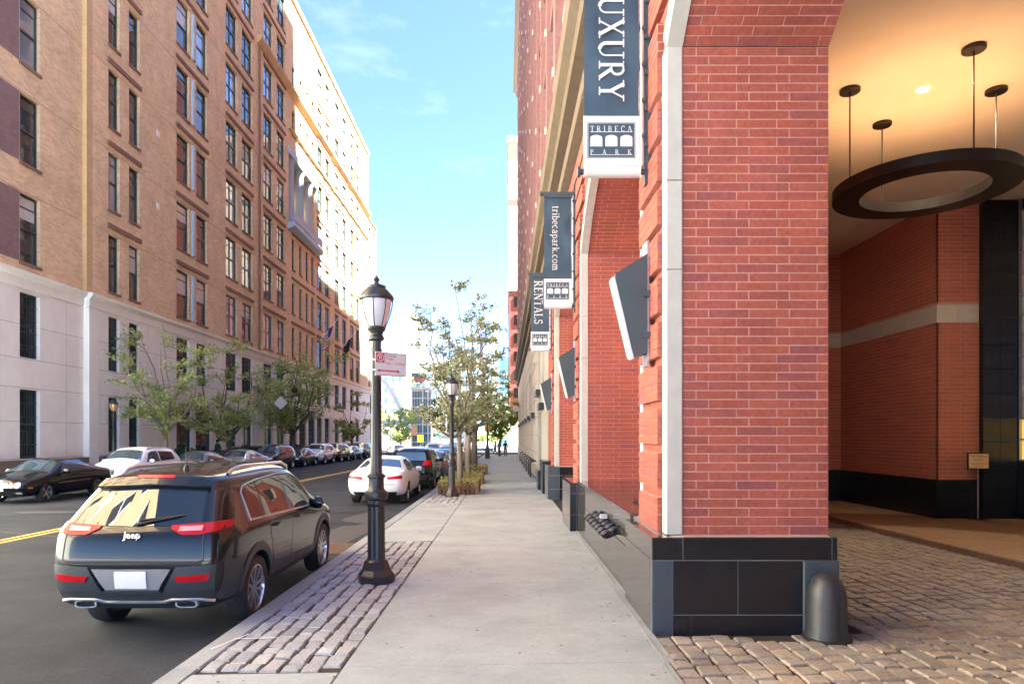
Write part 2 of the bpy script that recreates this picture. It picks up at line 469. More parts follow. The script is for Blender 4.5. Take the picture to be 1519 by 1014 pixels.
# serif strokes: (width class, points); cap height 1
def arc(cx, cy, rx, ry, a0, a1, n=10): return [(cx + rx * math.cos(R(a0 + (a1 - a0) * i / n)), cy + ry * math.sin(R(a0 + (a1 - a0) * i / n))) for i in range(n + 1)]
def sf(x, y, w=.26): return (.05, [(x - w / 2, y), (x + w / 2, y)])
TK, TN = .14, .065
GL = {
 'L': (.68, [(TK, [(.16, 0), (.16, 1)]), (TN, [(.05, .03), (.6, .03)]), (TN, [(.58, 0), (.6, .22)]), sf(.16, .975, .34)]),
 'U': (.86, [(TK, [(.17, 1), (.17, .32)] + arc(.42, .3, .25, .27, 180, 270)), (TN, arc(.42, .3, .25, .27, 270, 360) + [(.67, 1)]), sf(.17, .975, .34), sf(.67, .975, .28)]),
 'X': (.84, [(TK, [(.12, 1), (.68, 0)]), (TN, [(.66, 1), (.12, 0)]), sf(.13, .975, .3), sf(.66, .975, .26), sf(.12, .025, .26), sf(.68, .025, .3)]),
 'R': (.82, [(TK, [(.17, 0), (.17, 1)]), (TN, [(.17, .97), (.36, .97)]), (.1, arc(.36, .735, .2, .235, 90, -90)), (TN, [(.36, .5), (.17, .5)]), (TK, [(.34, .5), (.68, .02)]), sf(.17, .025, .32), sf(.12, .975, .2), sf(.7, .025, .22)]),
 'Y': (.80, [(TK, [(.1, 1), (.38, .48)]), (TN, [(.68, 1), (.4, .48)]), (TK, [(.39, .5), (.39, 0)]), sf(.1, .975, .3), sf(.68, .975, .26), sf(.39, .025, .34)]),
 'E': (.72, [(TK, [(.17, 0), (.17, 1)]), (TN, [(.05, .97), (.58, .97)]), (TN, [(.17, .52), (.48, .52)]), (TN, [(.05, .03), (.6, .03)]), (TN, [(.57, .97), (.58, .8)]), (TN, [(.59, .03), (.61, .22)])]),
 'N': (.92, [(TN, [(.16, 0), (.16, 1)]), (TK, [(.14, 1), (.72, 0)]), (TN, [(.72, 0), (.72, 1)]), sf(.12, .975, .24), sf(.72, .975, .26), sf(.16, .025, .26)]),
 'T': (.74, [(TK, [(.36, 0), (.36, 1)]), (TN, [(.04, .97), (.68, .97)]), (TN, [(.05, .97), (.04, .78)]), (TN, [(.67, .97), (.68, .78)]), sf(.36, .025, .34)]),
 'A': (.84, [(TN, [(.12, 0), (.38, 1)]), (TK, [(.38, 1), (.70, 0)]), (TN, [(.2, .33), (.6, .33)]), sf(.12, .025, .26), sf(.7, .025, .32)]),
 'S': (.66, [(.11, arc(.32, .74, .2, .22, 30, 270, 12) + arc(.32, .28, .22, .24, 90, -150, 12)), (TN, [(.5, .98), (.5, .76)]), (TN, [(.1, .02), (.1, .26)])]),
 'I': (.42, [(TK, [(.2, 0), (.2, 1)]), sf(.2, .975, .34), sf(.2, .025, .34)]),
 'B': (.76, [(TK, [(.17, 0), (.17, 1)]), (TN, [(.05, .97), (.36, .97)]), (.1, arc(.36, .75, .18, .22, 90, -90)), (TN, [(.17, .52), (.38, .52)]), (.11, arc(.38, .275, .21, .245, 90, -90)), (TN, [(.05, .03), (.38, .03)])]),
 'C': (.80, [(.12, arc(.44, .5, .33, .48, 50, 310, 16)), (TN, [(.66, .96), (.66, .72)])]),
 'P': (.72, [(TK, [(.17, 0), (.17, 1)]), (TN, [(.05, .97), (.36, .97)]), (.1, arc(.36, .725, .2, .245, 90, -90)), (TN, [(.36, .48), (.17, .48)]), sf(.17, .025, .34)]),
 'K': (.84, [(TK, [(.17, 0), (.17, 1)]), (TN, [(.64, .98), (.22, .46)]), (TK, [(.3, .54), (.70, 0)]), sf(.17, .975, .34), sf(.17, .025, .34), sf(.64, .975, .24), sf(.7, .025, .26)]),
 't': (.40, [(.11, [(.16, .86), (.16, .16)] + arc(.26, .14, .1, .12, 180, 300, 5)), (TN, [(.04, .66), (.34, .66)])]),
 'r': (.46, [(.11, [(.15, 0), (.15, .68)]), (.1, arc(.3, .5, .15, .17, 160, 45, 6)), sf(.15, .025, .26), sf(.1, .66, .14)]),
 'i': (.30, [(.11, [(.15, 0), (.15, .68)]), (.12, [(.15, .86), (.15, .98)]), sf(.15, .025, .26), sf(.1, .66, .14)]),
 'b': (.58, [(.11, [(.14, 0), (.14, 1)]), (.09, arc(.3, .33, .19, .33, 130, -130, 12)), sf(.09, .98, .14)]),
 'e': (.54, [(.09, arc(.28, .34, .2, .33, 0, 300, 14)), (TN, [(.1, .36), (.48, .36)])]),
 'c': (.52, [(.09, arc(.28, .34, .2, .33, 50, 310, 14))]),
 'a': (.54, [(.09, arc(.24, .18, .16, .17, 60, 330, 10)), (.10, arc(.26, .5, .14, .17, 160, 0, 6) + [(.40, .06), (.48, .02)]), (TN, [(.24, .38), (.4, .42)])]),
 'p': (.58, [(.11, [(.14, -.3), (.14, .68)]), (.09, arc(.3, .33, .19, .33, 130, -130, 12)), sf(.14, -.29, .26), sf(.09, .66, .14)]),
 'k': (.58, [(.11, [(.14, 0), (.14, 1)]), (TN, [(.46, .66), (.18, .3)]), (.11, [(.24, .38), (.5, 0)]), sf(.14, .025, .24), sf(.48, .025, .2), sf(.44, .66, .2), sf(.09, .98, .14)]),
 'o': (.58, [(.09, arc(.29, .34, .21, .32, 0, 360, 18))]),
 'm': (.86, [(.11, [(.14, 0), (.14, .68)]), (.1, arc(.28, .48, .14, .18, 180, 0, 6) + [(.42, 0)]), (.1, arc(.56, .48, .14, .18, 180, 0, 6) + [(.7, 0)]), sf(.14, .025, .22), sf(.42, .025, .22), sf(.7, .025, .22)]),
 '.': (.28, [(.13, [(.13, .0), (.13, .13)])]),
}
def serif(mb, txt, P, size, sx=1.0, gap=0.0, mi=0):
    """P(u, v, lift) -> point; u runs along the line, v up"""
    u = 0; lift = 0
    for ch in txt:
        adv, strokes = GL[ch]
        for wd, pts in strokes:
            lift += 1
            hw = wd / 2
            L, Rr = [], []
            for i, p in enumerate(pts):
                a = pts[max(i - 1, 0)]; b = pts[min(i + 1, len(pts) - 1)]
                dx, dy = b[0] - a[0], b[1] - a[1]; l = math.hypot(dx, dy) or 1
                nx, ny = -dy / l * hw, dx / l * hw
                L.append(P((u + (p[0] + nx) * sx) * size, (p[1] + ny) * size, lift % 6)); Rr.append(P((u + (p[0] - nx) * sx) * size, (p[1] - ny) * size, lift % 6))
            n = len(pts)
            mb.add(L + Rr, [(i, i + 1, n + i + 1, n + i) for i in range(n - 1)], mi)
        u += (adv + gap) * sx
    return u * size
def serif_len(txt, size, sx=1.0, gap=0.0): return sum(GL[c][0] + gap for c in txt) * sx * size
# ------------------------------------------------------------------ ground
S = .006
def zr(y): return -S * y
def zs(x, y): return .15 + .015 * (x + 2.7) - S * y
def shear(mb):
    mb.v = [(x, y, z - S * y) for x, y, z in mb.v]
def struct(o): o['kind'] = 'structure'; return o

mb = MB(); mb.quad((-700, -300, -.45), (700, -300, -.45), (700, 1500, -.45), (-700, 1500, -.45)); shear(mb)
struct(mb.build('ground', M['concrete_base']))
mb = MB()
for a in range(-20, 260, 20): mb.quad((-16.95, a, 0), (-2.66, a, 0), (-2.66, a + 20, 0), (-16.95, a + 20, 0))
mb.quad((-90, 88, -.004), (-16.95, 88, -.004), (-16.95, 112, -.004), (-90, 112, -.004))
mb.quad((-2.66, 88, -.004), (90, 88, -.004), (90, 112, -.004), (-2.66, 112, -.004)); shear(mb)
road = struct(mb.build('road', M['asphalt']))
mb = MB(); mb.quad((-120, -160, .02), (120, -160, .02), (120, -20, .02), (-120, -20, .02)); mb.quad((-120, -20, .02), (-20.6, -20, .02), (-20.6, 24, .02), (-120, 24, .02)); shear(mb)
struct(mb.build('bounce_plaza', M['bounce_plaza']))  # unseen bright ground, added to bounce sun into the street
mb = MB()
for xo in (-9.98, -9.74):
    for a in range(-18, 84, 8): mb.quad((xo - .06, a, .004), (xo + .06, a, .004), (xo + .06, a + 8, .004), (xo - .06, a + 8, .004))
shear(mb); mb.build('centre_line', M['yellow'], road)
mb = MB()
for i in range(12): mb.quad((-16 + i * 1.12, 84.5, .004), (-15.5 + i * 1.12, 84.5, .004), (-15.5 + i * 1.12, 87.5, .004), (-16 + i * 1.12, 87.5, .004))
shear(mb); mb.build('crosswalk_stripe', M['white_paint'], road)['kind'] = 'stuff'
# patches of newer asphalt and crack sealing
M['patch'] = mat('dark_asphalt_patch', (.045, .044, .047), .8, .25, 40, .4, 150)
mb = MB()
def blob(cx, cy, rx, ry, seed, z=.003):
    rr = random.Random(seed); n = 14
    ps = [(cx + math.cos(2 * math.pi * i / n) * rx * rr.uniform(.75, 1.15), cy + math.sin(2 * math.pi * i / n) * ry * rr.uniform(.75, 1.15), z) for i in range(n)]
    mb.add(ps, [tuple(range(n))])
blob(-3.4, 14.0, .5, 2.2, 1); blob(-3.6, 17.2, .45, 1.3, 2); blob(-5.5, 16.2, .8, .35, 3); blob(-8.2, 22, .9, .5, 4); blob(-12.6, 18.5, 1.0, .3, 5)
blob(-7.4, 38, .8, 1.2, 8)
rr = random.Random(8)
for i in range(16):
    x = rr.uniform(-16, -4.8); y = rr.uniform(9, 60); a = rr.choice([0, 0, 1.57]) + rr.uniform(-.2, .2)
    for k in range(rr.randrange(4, 11)):
        x2, y2 = x + .6 * math.cos(a), y + .6 * math.sin(a); nx, ny = -math.sin(a) * .03, math.cos(a) * .03
        if -16.5 < x2 < -3.2: mb.quad((x + nx, y + ny, .0032), (x - nx, y - ny, .0032), (x2 - nx, y2 - ny, .0032), (x2 + nx, y2 + ny, .0032))
        x, y = x2, y2; a += rr.uniform(-.35, .35)
shear(mb); mb.build('asphalt_patch', M['patch'], road)['kind'] = 'stuff'

# ------------------------------------------------------------------ right pavement
pave = struct(bpy.data.objects.new('pavement', None)); COL.objects.link(pave)
mb = MB()
def tilt(p): return (p[0], p[1], p[2] + zs(p[0], p[1]))
for a in range(-20, 86, 6): mb.quad(tilt((-2.62, a, -.02)), tilt((1.5, a, -.02)), tilt((1.5, min(a + 6, 86), -.02)), tilt((-2.62, min(a + 6, 86), -.02)))
mb.build('pavement_bed', M['grout'], pave)
def slab(name, x0, x1, y0, y1, m, th=.05, ch=.006, dz=0.0):
    q = MB(); q.cbox(x0, x1, y0, y1, -th, dz, ch, axis='+z')
    q.v = [tilt(p) for p in q.v]
    return q.build(name, m, pave)
g = .004
y = -6.0
ycuts = []
while y < 84: ycuts.append(y); y += 3.07
ycuts = [c - .88 for c in ycuts]
for a, b in zip(ycuts, ycuts[1:]):
    slab('concrete_slab', -1.30 + g, 1.27 if b < 8 else 1.36, a + g, min(b, 86) - g, M['concrete'])
for a, b in ((-6, -2.2), (-2.2, 1.5), (1.5, 5.27), (12.1, 15.7), (15.7, 19.4)) + tuple((30.5 + 3.4 * i, 33.9 + 3.4 * i) for i in range(16)):
    slab('concrete_slab', -2.455 + g, -1.30 - g, a + g, b - g, M['concrete'])
rr = random.Random(3)
y = -6.0
while y < 84:
    L = rr.uniform(1.7, 2.2)
    q = MB(); q.cbox(-2.68, -2.462, y + .004, y + L - .004, -.3, 0, .015, axis='+z'); q.v = [tilt(p) for p in q.v]
    q.build('curb_stone', M['curb'], pave); y += L
def stone_me(name, seed, m, jx=.07, jy=.07, dome=.0, ch=.09):
    rr = random.Random(seed)
    c = [(-.5, -.5), (.5, -.5), (.5, .5), (-.5, .5)]
    c = [(x + rr.uniform(-jx, jx), y + rr.uniform(-jy, jy)) for x, y in c]
    mid = [((c[i][0] + c[(i + 1) % 4][0]) / 2 * rr.uniform(.98, 1.06), (c[i][1] + c[(i + 1) % 4][1]) / 2 * rr.uniform(.98, 1.06)) for i in range(4)]
    out = []
    for i in range(4): out += [c[i], mid[i]]
    vs = [(x, y, -1) for x, y in out] + [(x, y, -.22 + rr.uniform(-.06, .04)) for x, y in out] + [(x * (1 - ch * 1.6), y * (1 - ch * 1.6), rr.uniform(-.07, .05)) for x, y in out] + [(rr.uniform(-.1, .1), rr.uniform(-.1, .1), dome + .03)]
    fs = []
    for k in (0, 8):
        fs += [(k + i, k + (i + 1) % 8, k + 8 + (i + 1) % 8, k + 8 + i) for i in range(8)]
    fs += [(16 + i, 16 + (i + 1) % 8, 24) for i in range(8)]
    return vs, fs
def stone_mesh(name, seed, m, **k):
    vs, fs = stone_me(name, seed, m, **k)
    me = bpy.data.meshes.new(name); me.from_pydata(vs, [], fs); me.materials.append(m)
    me.polygons.foreach_set('use_smooth', [True] * len(me.polygons)); me.set_sharp_from_angle(angle=R(38))
    return me
sett_me = [stone_mesh('sett', i, M['sett'], jx=.06, jy=.05, dome=.06) for i in range(7)]
# setts round the near lamp post
rr = random.Random(11)
nrow = 7
W0 = (2.452 - 1.31) / nrow
for r in range(nrow):
    y = 5.30 + rr.uniform(0, .12)
    xc = -2.452 + (r + .5) * W0
    while y < 12.05:
        L = rr.uniform(.17, .33)
        if y + L > 12.1: L = 12.1 - y
        if L > .08:
            o = inst('sett', rr.choice(sett_me), pave, (xc + rr.uniform(-.008, .008), y + L / 2, zs(xc, y + L / 2) + rr.uniform(-.012, .008)),
                 (rr.uniform(-.03, .03), rr.uniform(-.03, .03), rr.uniform(-.03, .03)), (W0 - .022, L - .026, .07))
        y += L
def stone_field(name, x0, x1, y0, y1, wx, ly, m, seed, parent, zf, skip=None, near=None, th=.07, gap=.02):
    rr = random.Random(seed); st = []
    n = round((x1 - x0) / wx)
    for r in range(n):
        y = y0 - rr.uniform(0, ly[1]); xc = x0 + (r + .5) * (x1 - x0) / n
        while y < y1:
            L = rr.uniform(*ly); yc = y + L / 2
            if yc > y0 and yc < y1 and not (skip and skip(xc, yc)): st.append((xc, yc, (x1 - x0) / n - gap * rr.uniform(.7, 1.3), L - gap * rr.uniform(.7, 1.3), rr.uniform(-.008, .006), rr.randrange(7), rr.uniform(-.05, .05)))
            y += L
    st.sort(key=lambda s: s[0] ** 2 * .4 + s[1] ** 2)
    big = MB()
    mes = [stone_mesh(name, 100 + i, m, dome=.03, jx=.09, jy=.07, ch=.075) for i in range(7)]
    raw = [stone_me('', 100 + i, m, dome=.03, jx=.09, jy=.07, ch=.075) for i in range(7)]
    cnt = 0
    for (xc, yc, a, b, dz, k, rz) in st:
        z = zf(xc, yc) + dz
        if near and near(xc, yc) and cnt < 295:
            inst(name, mes[k], parent, (xc, yc, z), (0, 0, rz), (a, b, th)); cnt += 1
        else:
            vs, fs = raw[k]; c_, s_ = math.cos(rz), math.sin(rz)
            big.add([(xc + a * x * c_ - b * y * s_, yc + a * x * s_ + b * y * c_, z + th * zz) for x, y, zz in vs], fs)
    o = big.build(name, m, parent, smooth=True, recalc=False); o['kind'] = 'stuff'
    return o
stone_field('sett', -2.452, -1.31, 19.45, 30.4, .18, (.16, .28), M['sett'], 5, pave, zs)
# spray paint strokes left by surveyors
mb = MB()
def stroke(pts, wd, dz=.006):
    for a, b in zip(pts, pts[1:]):
        d = Vector((b[0] - a[0], b[1] - a[1])).normalized(); n = Vector((-d.y, d.x)) * wd / 2
        ps = [(a[0] + n.x, a[1] + n.y), (a[0] - n.x, a[1] - n.y), (b[0] - n.x, b[1] - n.y), (b[0] + n.x, b[1] + n.y)]
        mb.add([(p[0], p[1], zs(*p) + dz) for p in ps], [(0, 1, 2, 3)])
stroke([(-2.5, 6.2), (-2.1, 6.22)], .022); stroke([(-2.58, 5.9), (-2.42, 6.35)], .018)
mb.build('paint_mark', M['white_paint'], pave)['kind'] = 'stuff'
# fallen bits of leaf
mb = MB(); rr = random.Random(17)
for i in range(260):
    x = rr.choice([rr.uniform(-2.6, -1.3), rr.uniform(-2.6, 1.2), rr.uniform(1.0, 1.27)]); y = rr.uniform(4.2, 22); a = rr.uniform(0, 6.28); k = rr.uniform(.008, .02)
    z = zs(x, y) + .006
    mb.add([(x + k * math.cos(a), y + k * math.sin(a), z), (x - .5 * k * math.sin(a), y + .5 * k * math.cos(a), z + .004), (x - k * math.cos(a), y - k * math.sin(a), z), (x + .5 * k * math.sin(a), y - .5 * k * math.cos(a), z)], [(0, 1, 2, 3)])
mb.build('leaf_litter', M['soil'], pave, recalc=False)['kind'] = 'stuff'
# passage floor
court = struct(bpy.data.objects.new('passage_floor', None)); COL.objects.link(court)
def zc(x, y): return .21 - S * y
mb = MB(); mb.quad((1.28, -9, zc(0, -9) - .022), (26, -9, zc(0, -9) - .022), (26, 19, zc(0, 19) - .022), (1.28, 19, zc(0, 19) - .022))
mb.build('passage_bed', M['grout'], court)
stone_field('cobble', 1.30, 7.2, 1.2, 18.5, .185, (.15, .27), M['cobble'], 9, court, zc,
            skip=lambda x, y: (1.3 < x < 3.4 and 6.1 < y), near=lambda x, y: y > 4.7 and x / y < .8)
stone_field('cobble', 3.45, 7.2, 6.1, 6.2, .185, (.15, .27), M['cobble'], 19, court, zc)
mb = MB(); mb.quad((7.2, -1.2, 0), (7.2, 18.6, 0), (7.2, 18.6, .12), (7.2, -1.2, .12)); mb.quad((7.2, -1.2, .12), (7.2, 18.6, .12), (12, 18.6, .12), (12, -1.2, .12))
mb.v = [(x, y, z + zc(x, y) - .02) for x, y, z in mb.v]
mb.build('raised_walk', M['walk_brown'], court)
mb = MB(); mb.cbox(7.08, 7.21, -1.2, 18.5, -.1, .115, .02, axis='+z'); mb.v = [(x, y, z + zc(x, y)) for x, y, z in mb.v]
mb.build('walk_edge', M['walk_brown'], court)
# edge strip along the base of the building
mb = MB()
for (xa, xb, ya, yb) in ((1.273, 1.30, 3.0, 6.12), (1.273, 1.345, 6.122, 7.57), (1.275, 1.40, 7.572, 8.26), (1.363, 1.40, 8.262, 13.1), (1.363, 1.38, 14.9, 20.0)):
    for k in range(6):
        c, d = ya + (yb - ya) * k / 6, ya + (yb - ya) * (k + 1) / 6
        mb.box(xa, xb, c, d, -.1, .004)
mb.v = [tilt(p) for p in mb.v]
mb.build('edge_strip', M['curb'], pave)['kind'] = 'stuff'
mb = MB(); mb.quad((1.38, 14.7, zs(1.4, 14.7) - .01), (3.1, 14.7, zs(1.4, 14.7) - .01), (3.1, 21, zs(1.4, 21) - .01), (1.38, 21, zs(1.4, 21) - .01)); mb.build('driveway_apron', M['asphalt'], pave)
# left pavement
lp = struct(bpy.data.objects.new('far_pavement', None)); COL.objects.link(lp)
mb = MB(); mb.box(-20.6, -17.2, -40, 86, -.3, .16); shear(mb); mb.build('concrete_surface', M['concrete'], lp)
mb = MB()
for i in range(40): mb.cbox(-17.195, -16.9, -20 + i * 2.6, -17.41 + i * 2.6, -.3, .15, .015, axis='+z')
shear(mb); mb.build('curb_stone', M['curb'], lp)['kind'] = 'stuff'

# ------------------------------------------------------------------ right brick building
RB = thing('brick_building', 'red brick apartment building with segmental arches, black granite base and lit carriage passage', 'building', (8, 36, 0))
PJ = [6.36 + 7.24 * k for k in (-1, 0, 1, 2)]          # near face of each pier
PW = 1.22; SPR = 5.65; RISE = 1.15; RAD = 4.48; GT = 1.05
XS, XI = 1.53, 3.045                                   # street face, inner face
BW, BH, BM = .381, .0852, .0105
def arch_z(d): return SPR + RISE - (RAD - math.sqrt(RAD * RAD - d * d))
# masonry cores and wall over the arches
mb = MB()
def coremi(k): return 0
for k, yj in enumerate(PJ):
    mb.box(XS + .02, XI - .004, yj + .0035, yj + PW - .012, -.6, SPR)
mb.build('pier_core', M['mortar'], RB)['kind'] = 'stuff'
mb = MB()
TOP = 7.75
for k, yj in enumerate(PJ):
    mb.quad((XS, yj, SPR), (XS, yj + PW, SPR), (XS, yj + PW, TOP), (XS, yj, TOP))
    mb.quad((XI, yj, SPR), (XI, yj + PW, SPR), (XI, yj + PW, TOP), (XI, yj, TOP))
for yj in PJ[1:]:
    y0, y1 = yj - 6.02, yj; yc = (y0 + y1) / 2; n = 48
    for i in range(n):
        a, b = y0 + (y1 - y0) * i / n, y0 + (y1 - y0) * (i + 1) / n
        za, zb = arch_z(min(3.0, abs(a - yc))), arch_z(min(3.0, abs(b - yc)))
        for X in (XS, XI): mb.quad((X, a, za), (X, b, zb), (X, b, TOP), (X, a, TOP))
        mb.quad((XS, a, za + .010), (XI, a, za + .010), (XI, b, zb + .010), (XS, b, zb + .010), 1)
        if yj == PJ[1]: mb.quad((XS, a, za + .012), (XI, a, za + .012), (XI, b, zb + .012), (XS, b, zb + .012), 1) if False else None
y_end = PJ[3] + PW
mb.quad((XS, y_end, -.6), (XS, 24, -.6), (XS, 24, TOP), (XS, y_end, TOP))
mb.build('arch_wall', [M['brick_far'], M['mortar']], RB)
# single bricks: near jamb, near soffit, street face of the near pier
brick_cache = {}
def brick_me(sx, sy, sz, axis):
    k = (round(sx, 4), round(sy, 4), round(sz, 4), axis)
    if k not in brick_cache:
        q = MB(); q.cbox(-sx / 2, sx / 2, -sy / 2, sy / 2, -sz / 2, sz / 2, .003, axis=axis)
        me = bpy.data.meshes.new('brick'); me.from_pydata(q.v, [], q.f); me.materials.append(M['brick']); brick_cache[k] = me
    return brick_cache[k]
rb = random.Random(21)
def course(u0, u1, row):
    out = []; u = u0 - BW * (.67 if row % 2 else .36)
    while u < u1:
        a, b = max(u, u0), min(u + BW, u1)
        if b - a > .03: out.append((a + (BM / 2 if a > u0 else 0), b - (BM / 2 if b < u1 else 0)))
        u += BW
    return out
NR = int(round((SPR - GT) / BH))
HB = (SPR - GT) / NR
def jamb_bricks(yj, single, x0=1.672, x1=XI, stuff=None):
    for r in range(NR):
        z = GT + (r + .5) * HB
        for a, b in course(x0, x1, r):
            d = .016 + rb.uniform(-.002, .002)
            if single: inst('brick', brick_me(b - a, .03, HB - BM, '-y'), RB, ((a + b) / 2, yj + .0155 - .0155 + .015 + rb.uniform(-.0015, .0015), z))
            else: stuff.cbox(a, b, yj - .002, yj + .02, z - (HB - BM) / 2, z + (HB - BM) / 2, .003, axis='-y')
BST = MB()
jamb_bricks(PJ[1], True)
jamb_bricks(PJ[2], False, stuff=BST); jamb_bricks(PJ[3], False, stuff=BST)
# bricks of the inner edge of the near pier
for r in range(NR):
    z = GT + (r + .5) * HB
    for a, b in course(PJ[1] + .0, PJ[1] + PW, r): BST.cbox(XI - .02, XI + .002, a, b, z - (HB - BM) / 2, z + (HB - BM) / 2, .003, axis='+x')
# soffits
def soffit(yj, single_rows):
    y0 = yj - 6.0; yc = yj - 3.0; tot = 2 * math.asin(3.0 / RAD) * RAD; n = int(tot / BH)
    for r in range(n):
        th = math.asin(3.0 / RAD) - (r + .5) * (tot / n) / RAD
        cy, cz = yc + math.sin(th) * RAD, SPR + RISE - RAD + math.cos(th) * RAD
        for a, b in course(1.672, XI, r + 1):
            if r < single_rows: inst('brick', brick_me(b - a, HB - BM, .03, '-z'), RB, ((a + b) / 2, cy, cz + .015 + rb.uniform(-.002, .002)), (-th, 0, 0))
            else:
                q = MB(); q.cbox(a, b, -(HB - BM) / 2, (HB - BM) / 2, -.007, .02, .003, axis='-z')
                c_, s_ = math.cos(-th), math.sin(-th)
                BST.add([(x, cy + y * c_ - z * s_, cz + .006 + y * s_ + z * c_) for x, y, z in q.v], q.f)
soffit(PJ[1], 7); soffit(PJ[2], 0); soffit(PJ[3], 0)
# rusticated street face: four courses proud, one back
def street_face(yj, single, ya, yb):
    for r in range(NR):
        z = GT + (r + .5) * HB
        proud = (r % 5) != 4
        X = 1.468 if proud else 1.527
        for a, b in course(ya, yb, r):
            if single and z < 4.3 and proud: inst('brick', brick_me(.12, b - a, HB - (BM if proud else .004), '-x'), RB, (X + .06 + rb.uniform(-.001, .001), (a + b) / 2, z))
            else: BST.cbox(X, X + .12, a, b, z - (HB - BM) / 2, z + (HB - BM) / 2, .003, axis='-x')
for yj in PJ: street_face(yj, yj == PJ[1], yj + .17, yj + PW - .15)
o = BST.build('brick', M['brick'], RB, recalc=False); o['kind'] = 'stuff'
# mortar backing inside the proud bands
mb = MB()
for yj in PJ:
    for r in range(NR):
        if r % 5 != 4: mb.box(1.4715, 1.56, yj + .175, yj + PW - .155, GT + r * HB + .003, GT + (r + 1) * HB - .003 + (HB if r % 5 != 3 and r + 1 < NR else 0) * 0)
mb.build('band_mortar', M['mortar'], RB)['kind'] = 'stuff'
# rustication bands over the spandrels (further up, one band each)
mb = MB()
for yj in PJ[1:]:
    z = SPR
    while z < 7.7:
        for (a, b) in ((yj + .17, yj + PW - .15),):
            mb.box(1.47, 1.54, a - (z - SPR) * .9, b + (z - SPR) * .9, z, z + .33)
        z += .426
mb.build('rustication_band', M['brick_far'], RB)['kind'] = 'stuff'
# pale trim stones on the arrises and round the arches
def trim_stone(x0, x1, y0, y1, z0, z1):
    q = MB(); q.cbox(x0, x1, y0, y1, z0 + .004, z1 - .004, .006, axis='-y'); return q.build('trim_stone', M['limestone'], RB)
for yj in PJ[1:]:
    for a, b in ((GT, 3.55), (3.55, 4.39), (4.39, SPR)):
        trim_stone(1.515, 1.664, yj - .014, yj + .16, a, b)
        if yj == PJ[1]: q = MB(); q.box(1.515, 1.664, yj + PW - .14, yj + PW + .012, a + .004, b - .004); q.build('trim_stone', M['limestone'], RB)
for yj in PJ[1:]:
    yc = yj - 3.0; A = math.asin(3.0 / RAD); n = 7
    for i in range(n):
        t0, t1 = A - 2 * A * i / n, A - 2 * A * (i + 1) / n
        q = MB(); ps = []
        for (t, rad) in ((t0, RAD - .014), ((t0 + t1) / 2, RAD - .014), (t1, RAD - .014), (t1, RAD + .2), ((t0 + t1) / 2, RAD + .2), (t0, RAD + .2)):
            tt = t + (.0012 if t == t1 else (-.0012 if t == t0 else 0))
            ps.append((yc + math.sin(tt) * rad, SPR + RISE - RAD + math.cos(tt) * rad))
        q.prism(ps, 1.515, 1.664, axis='x'); q.build('trim_stone', M['limestone'], RB)
# granite base of the near pier, slab by slab
gx0, gx1, gy = 1.345, 2.73, 6.19
mb = MB(); mb.box(1.365, 3.03, gy + .01, PJ[1] + PW - .02, -.6, GT - .004); mb.build('granite_backing', M['joint'], RB)
def gslab(x0, x1, z0, z1, m='granite', y0=gy, y1=None):
    q = MB(); q.cbox(x0 + .003, x1 - .003, y0, y0 + .06, z0 + .003, z1 - .003, .004, axis='-y'); return q.build('granite_slab', M[m], RB)
for a, b in ((gx0, 1.63), (1.63, 3.0), (3.0, 3.05)): gslab(a, b, .84, GT)
gslab(gx0, 1.535, -.02, .84, 'granite_blue'); gslab(1.535, 2.135, .34, .84); gslab(2.135, gx1, .34, .84); gslab(1.535, gx1, -.02, .34)
q = MB(); q.cbox(gx1, 3.06, gy - .02, gy + .12, -.02, .84, .01, axis='-y'); q.build('granite_slab', M['granite_blue'], RB)
q = MB(); q.box(3.02, 3.055, gy + .13, PJ[1] + PW, -.1, GT - .006); q.build('granite_slab', M['granite'], RB)
for a, b, m in ((gy + .003, gy + .09, 'granite_blue'), (gy + .095, PJ[1] + PW - .003, 'granite_pol')):
    q = MB(); q.cbox(gx0 - .001, gx0 + .02, a, b, -.05, .84, .003, axis='-x'); q.build('granite_slab', M[m], RB)
q = MB(); q.cbox(gx0 - .001, gx0 + .02, gy + .003, PJ[1] + PW - .003, .846, GT - .003, .003, axis='-x'); q.build('granite_slab', M['granite_pol'], RB)
q = MB(); q.box(gx0, 1.54, gy + .005, PJ[1] + PW, GT - .02, GT); q.build('granite_ledge', M['granite_pol'], RB)
q = MB(); q.box(1.44, 1.475, gy + .17, PJ[1] + PW - .1, GT, GT + .012); q.build('ledge_flashing', M['steel'], RB)
# parapet across the second arch with planter hole and polished top
ys0, ys1 = PJ[1] + PW, PJ[2] - .5
for i in range(3):
    a, b = ys0 + (ys1 - ys0) * i / 3, ys0 + (ys1 - ys0) * (i + 1) / 3
    q = MB(); q.cbox(1.40, 1.44, a + .003, b - .003, -.3, .70, .003, axis='-x'); q.build('granite_slab', M['granite_pol'], RB)
    q = MB(); q.cbox(1.40, 1.44, a + .003, b - .003, .706, GT + .03, .003, axis='-x'); q.build('granite_slab', M['granite_pol'], RB)
    q = MB(); q.cbox(1.40, 3.0, a + .002, b - .002, GT + .034, GT + .06, .004, axis='+z'); q.build('granite_slab', M['granite_pol'], RB)
q = MB(); q.box(1.445, 3.0, ys0, ys1, -.3, GT + .03); q.build('parapet_core', M['joint'], RB)
q = MB(); n = 24
q.add([(2.02 + .36 * math.cos(2 * math.pi * i / n), 8.7 + .62 * math.sin(2 * math.pi * i / n), GT + .064) for i in range(n)], [tuple(range(n))])
q.build('planter_hole', M['black_rubber'], RB)  # flat black disc, the dark of the hole put into its colour
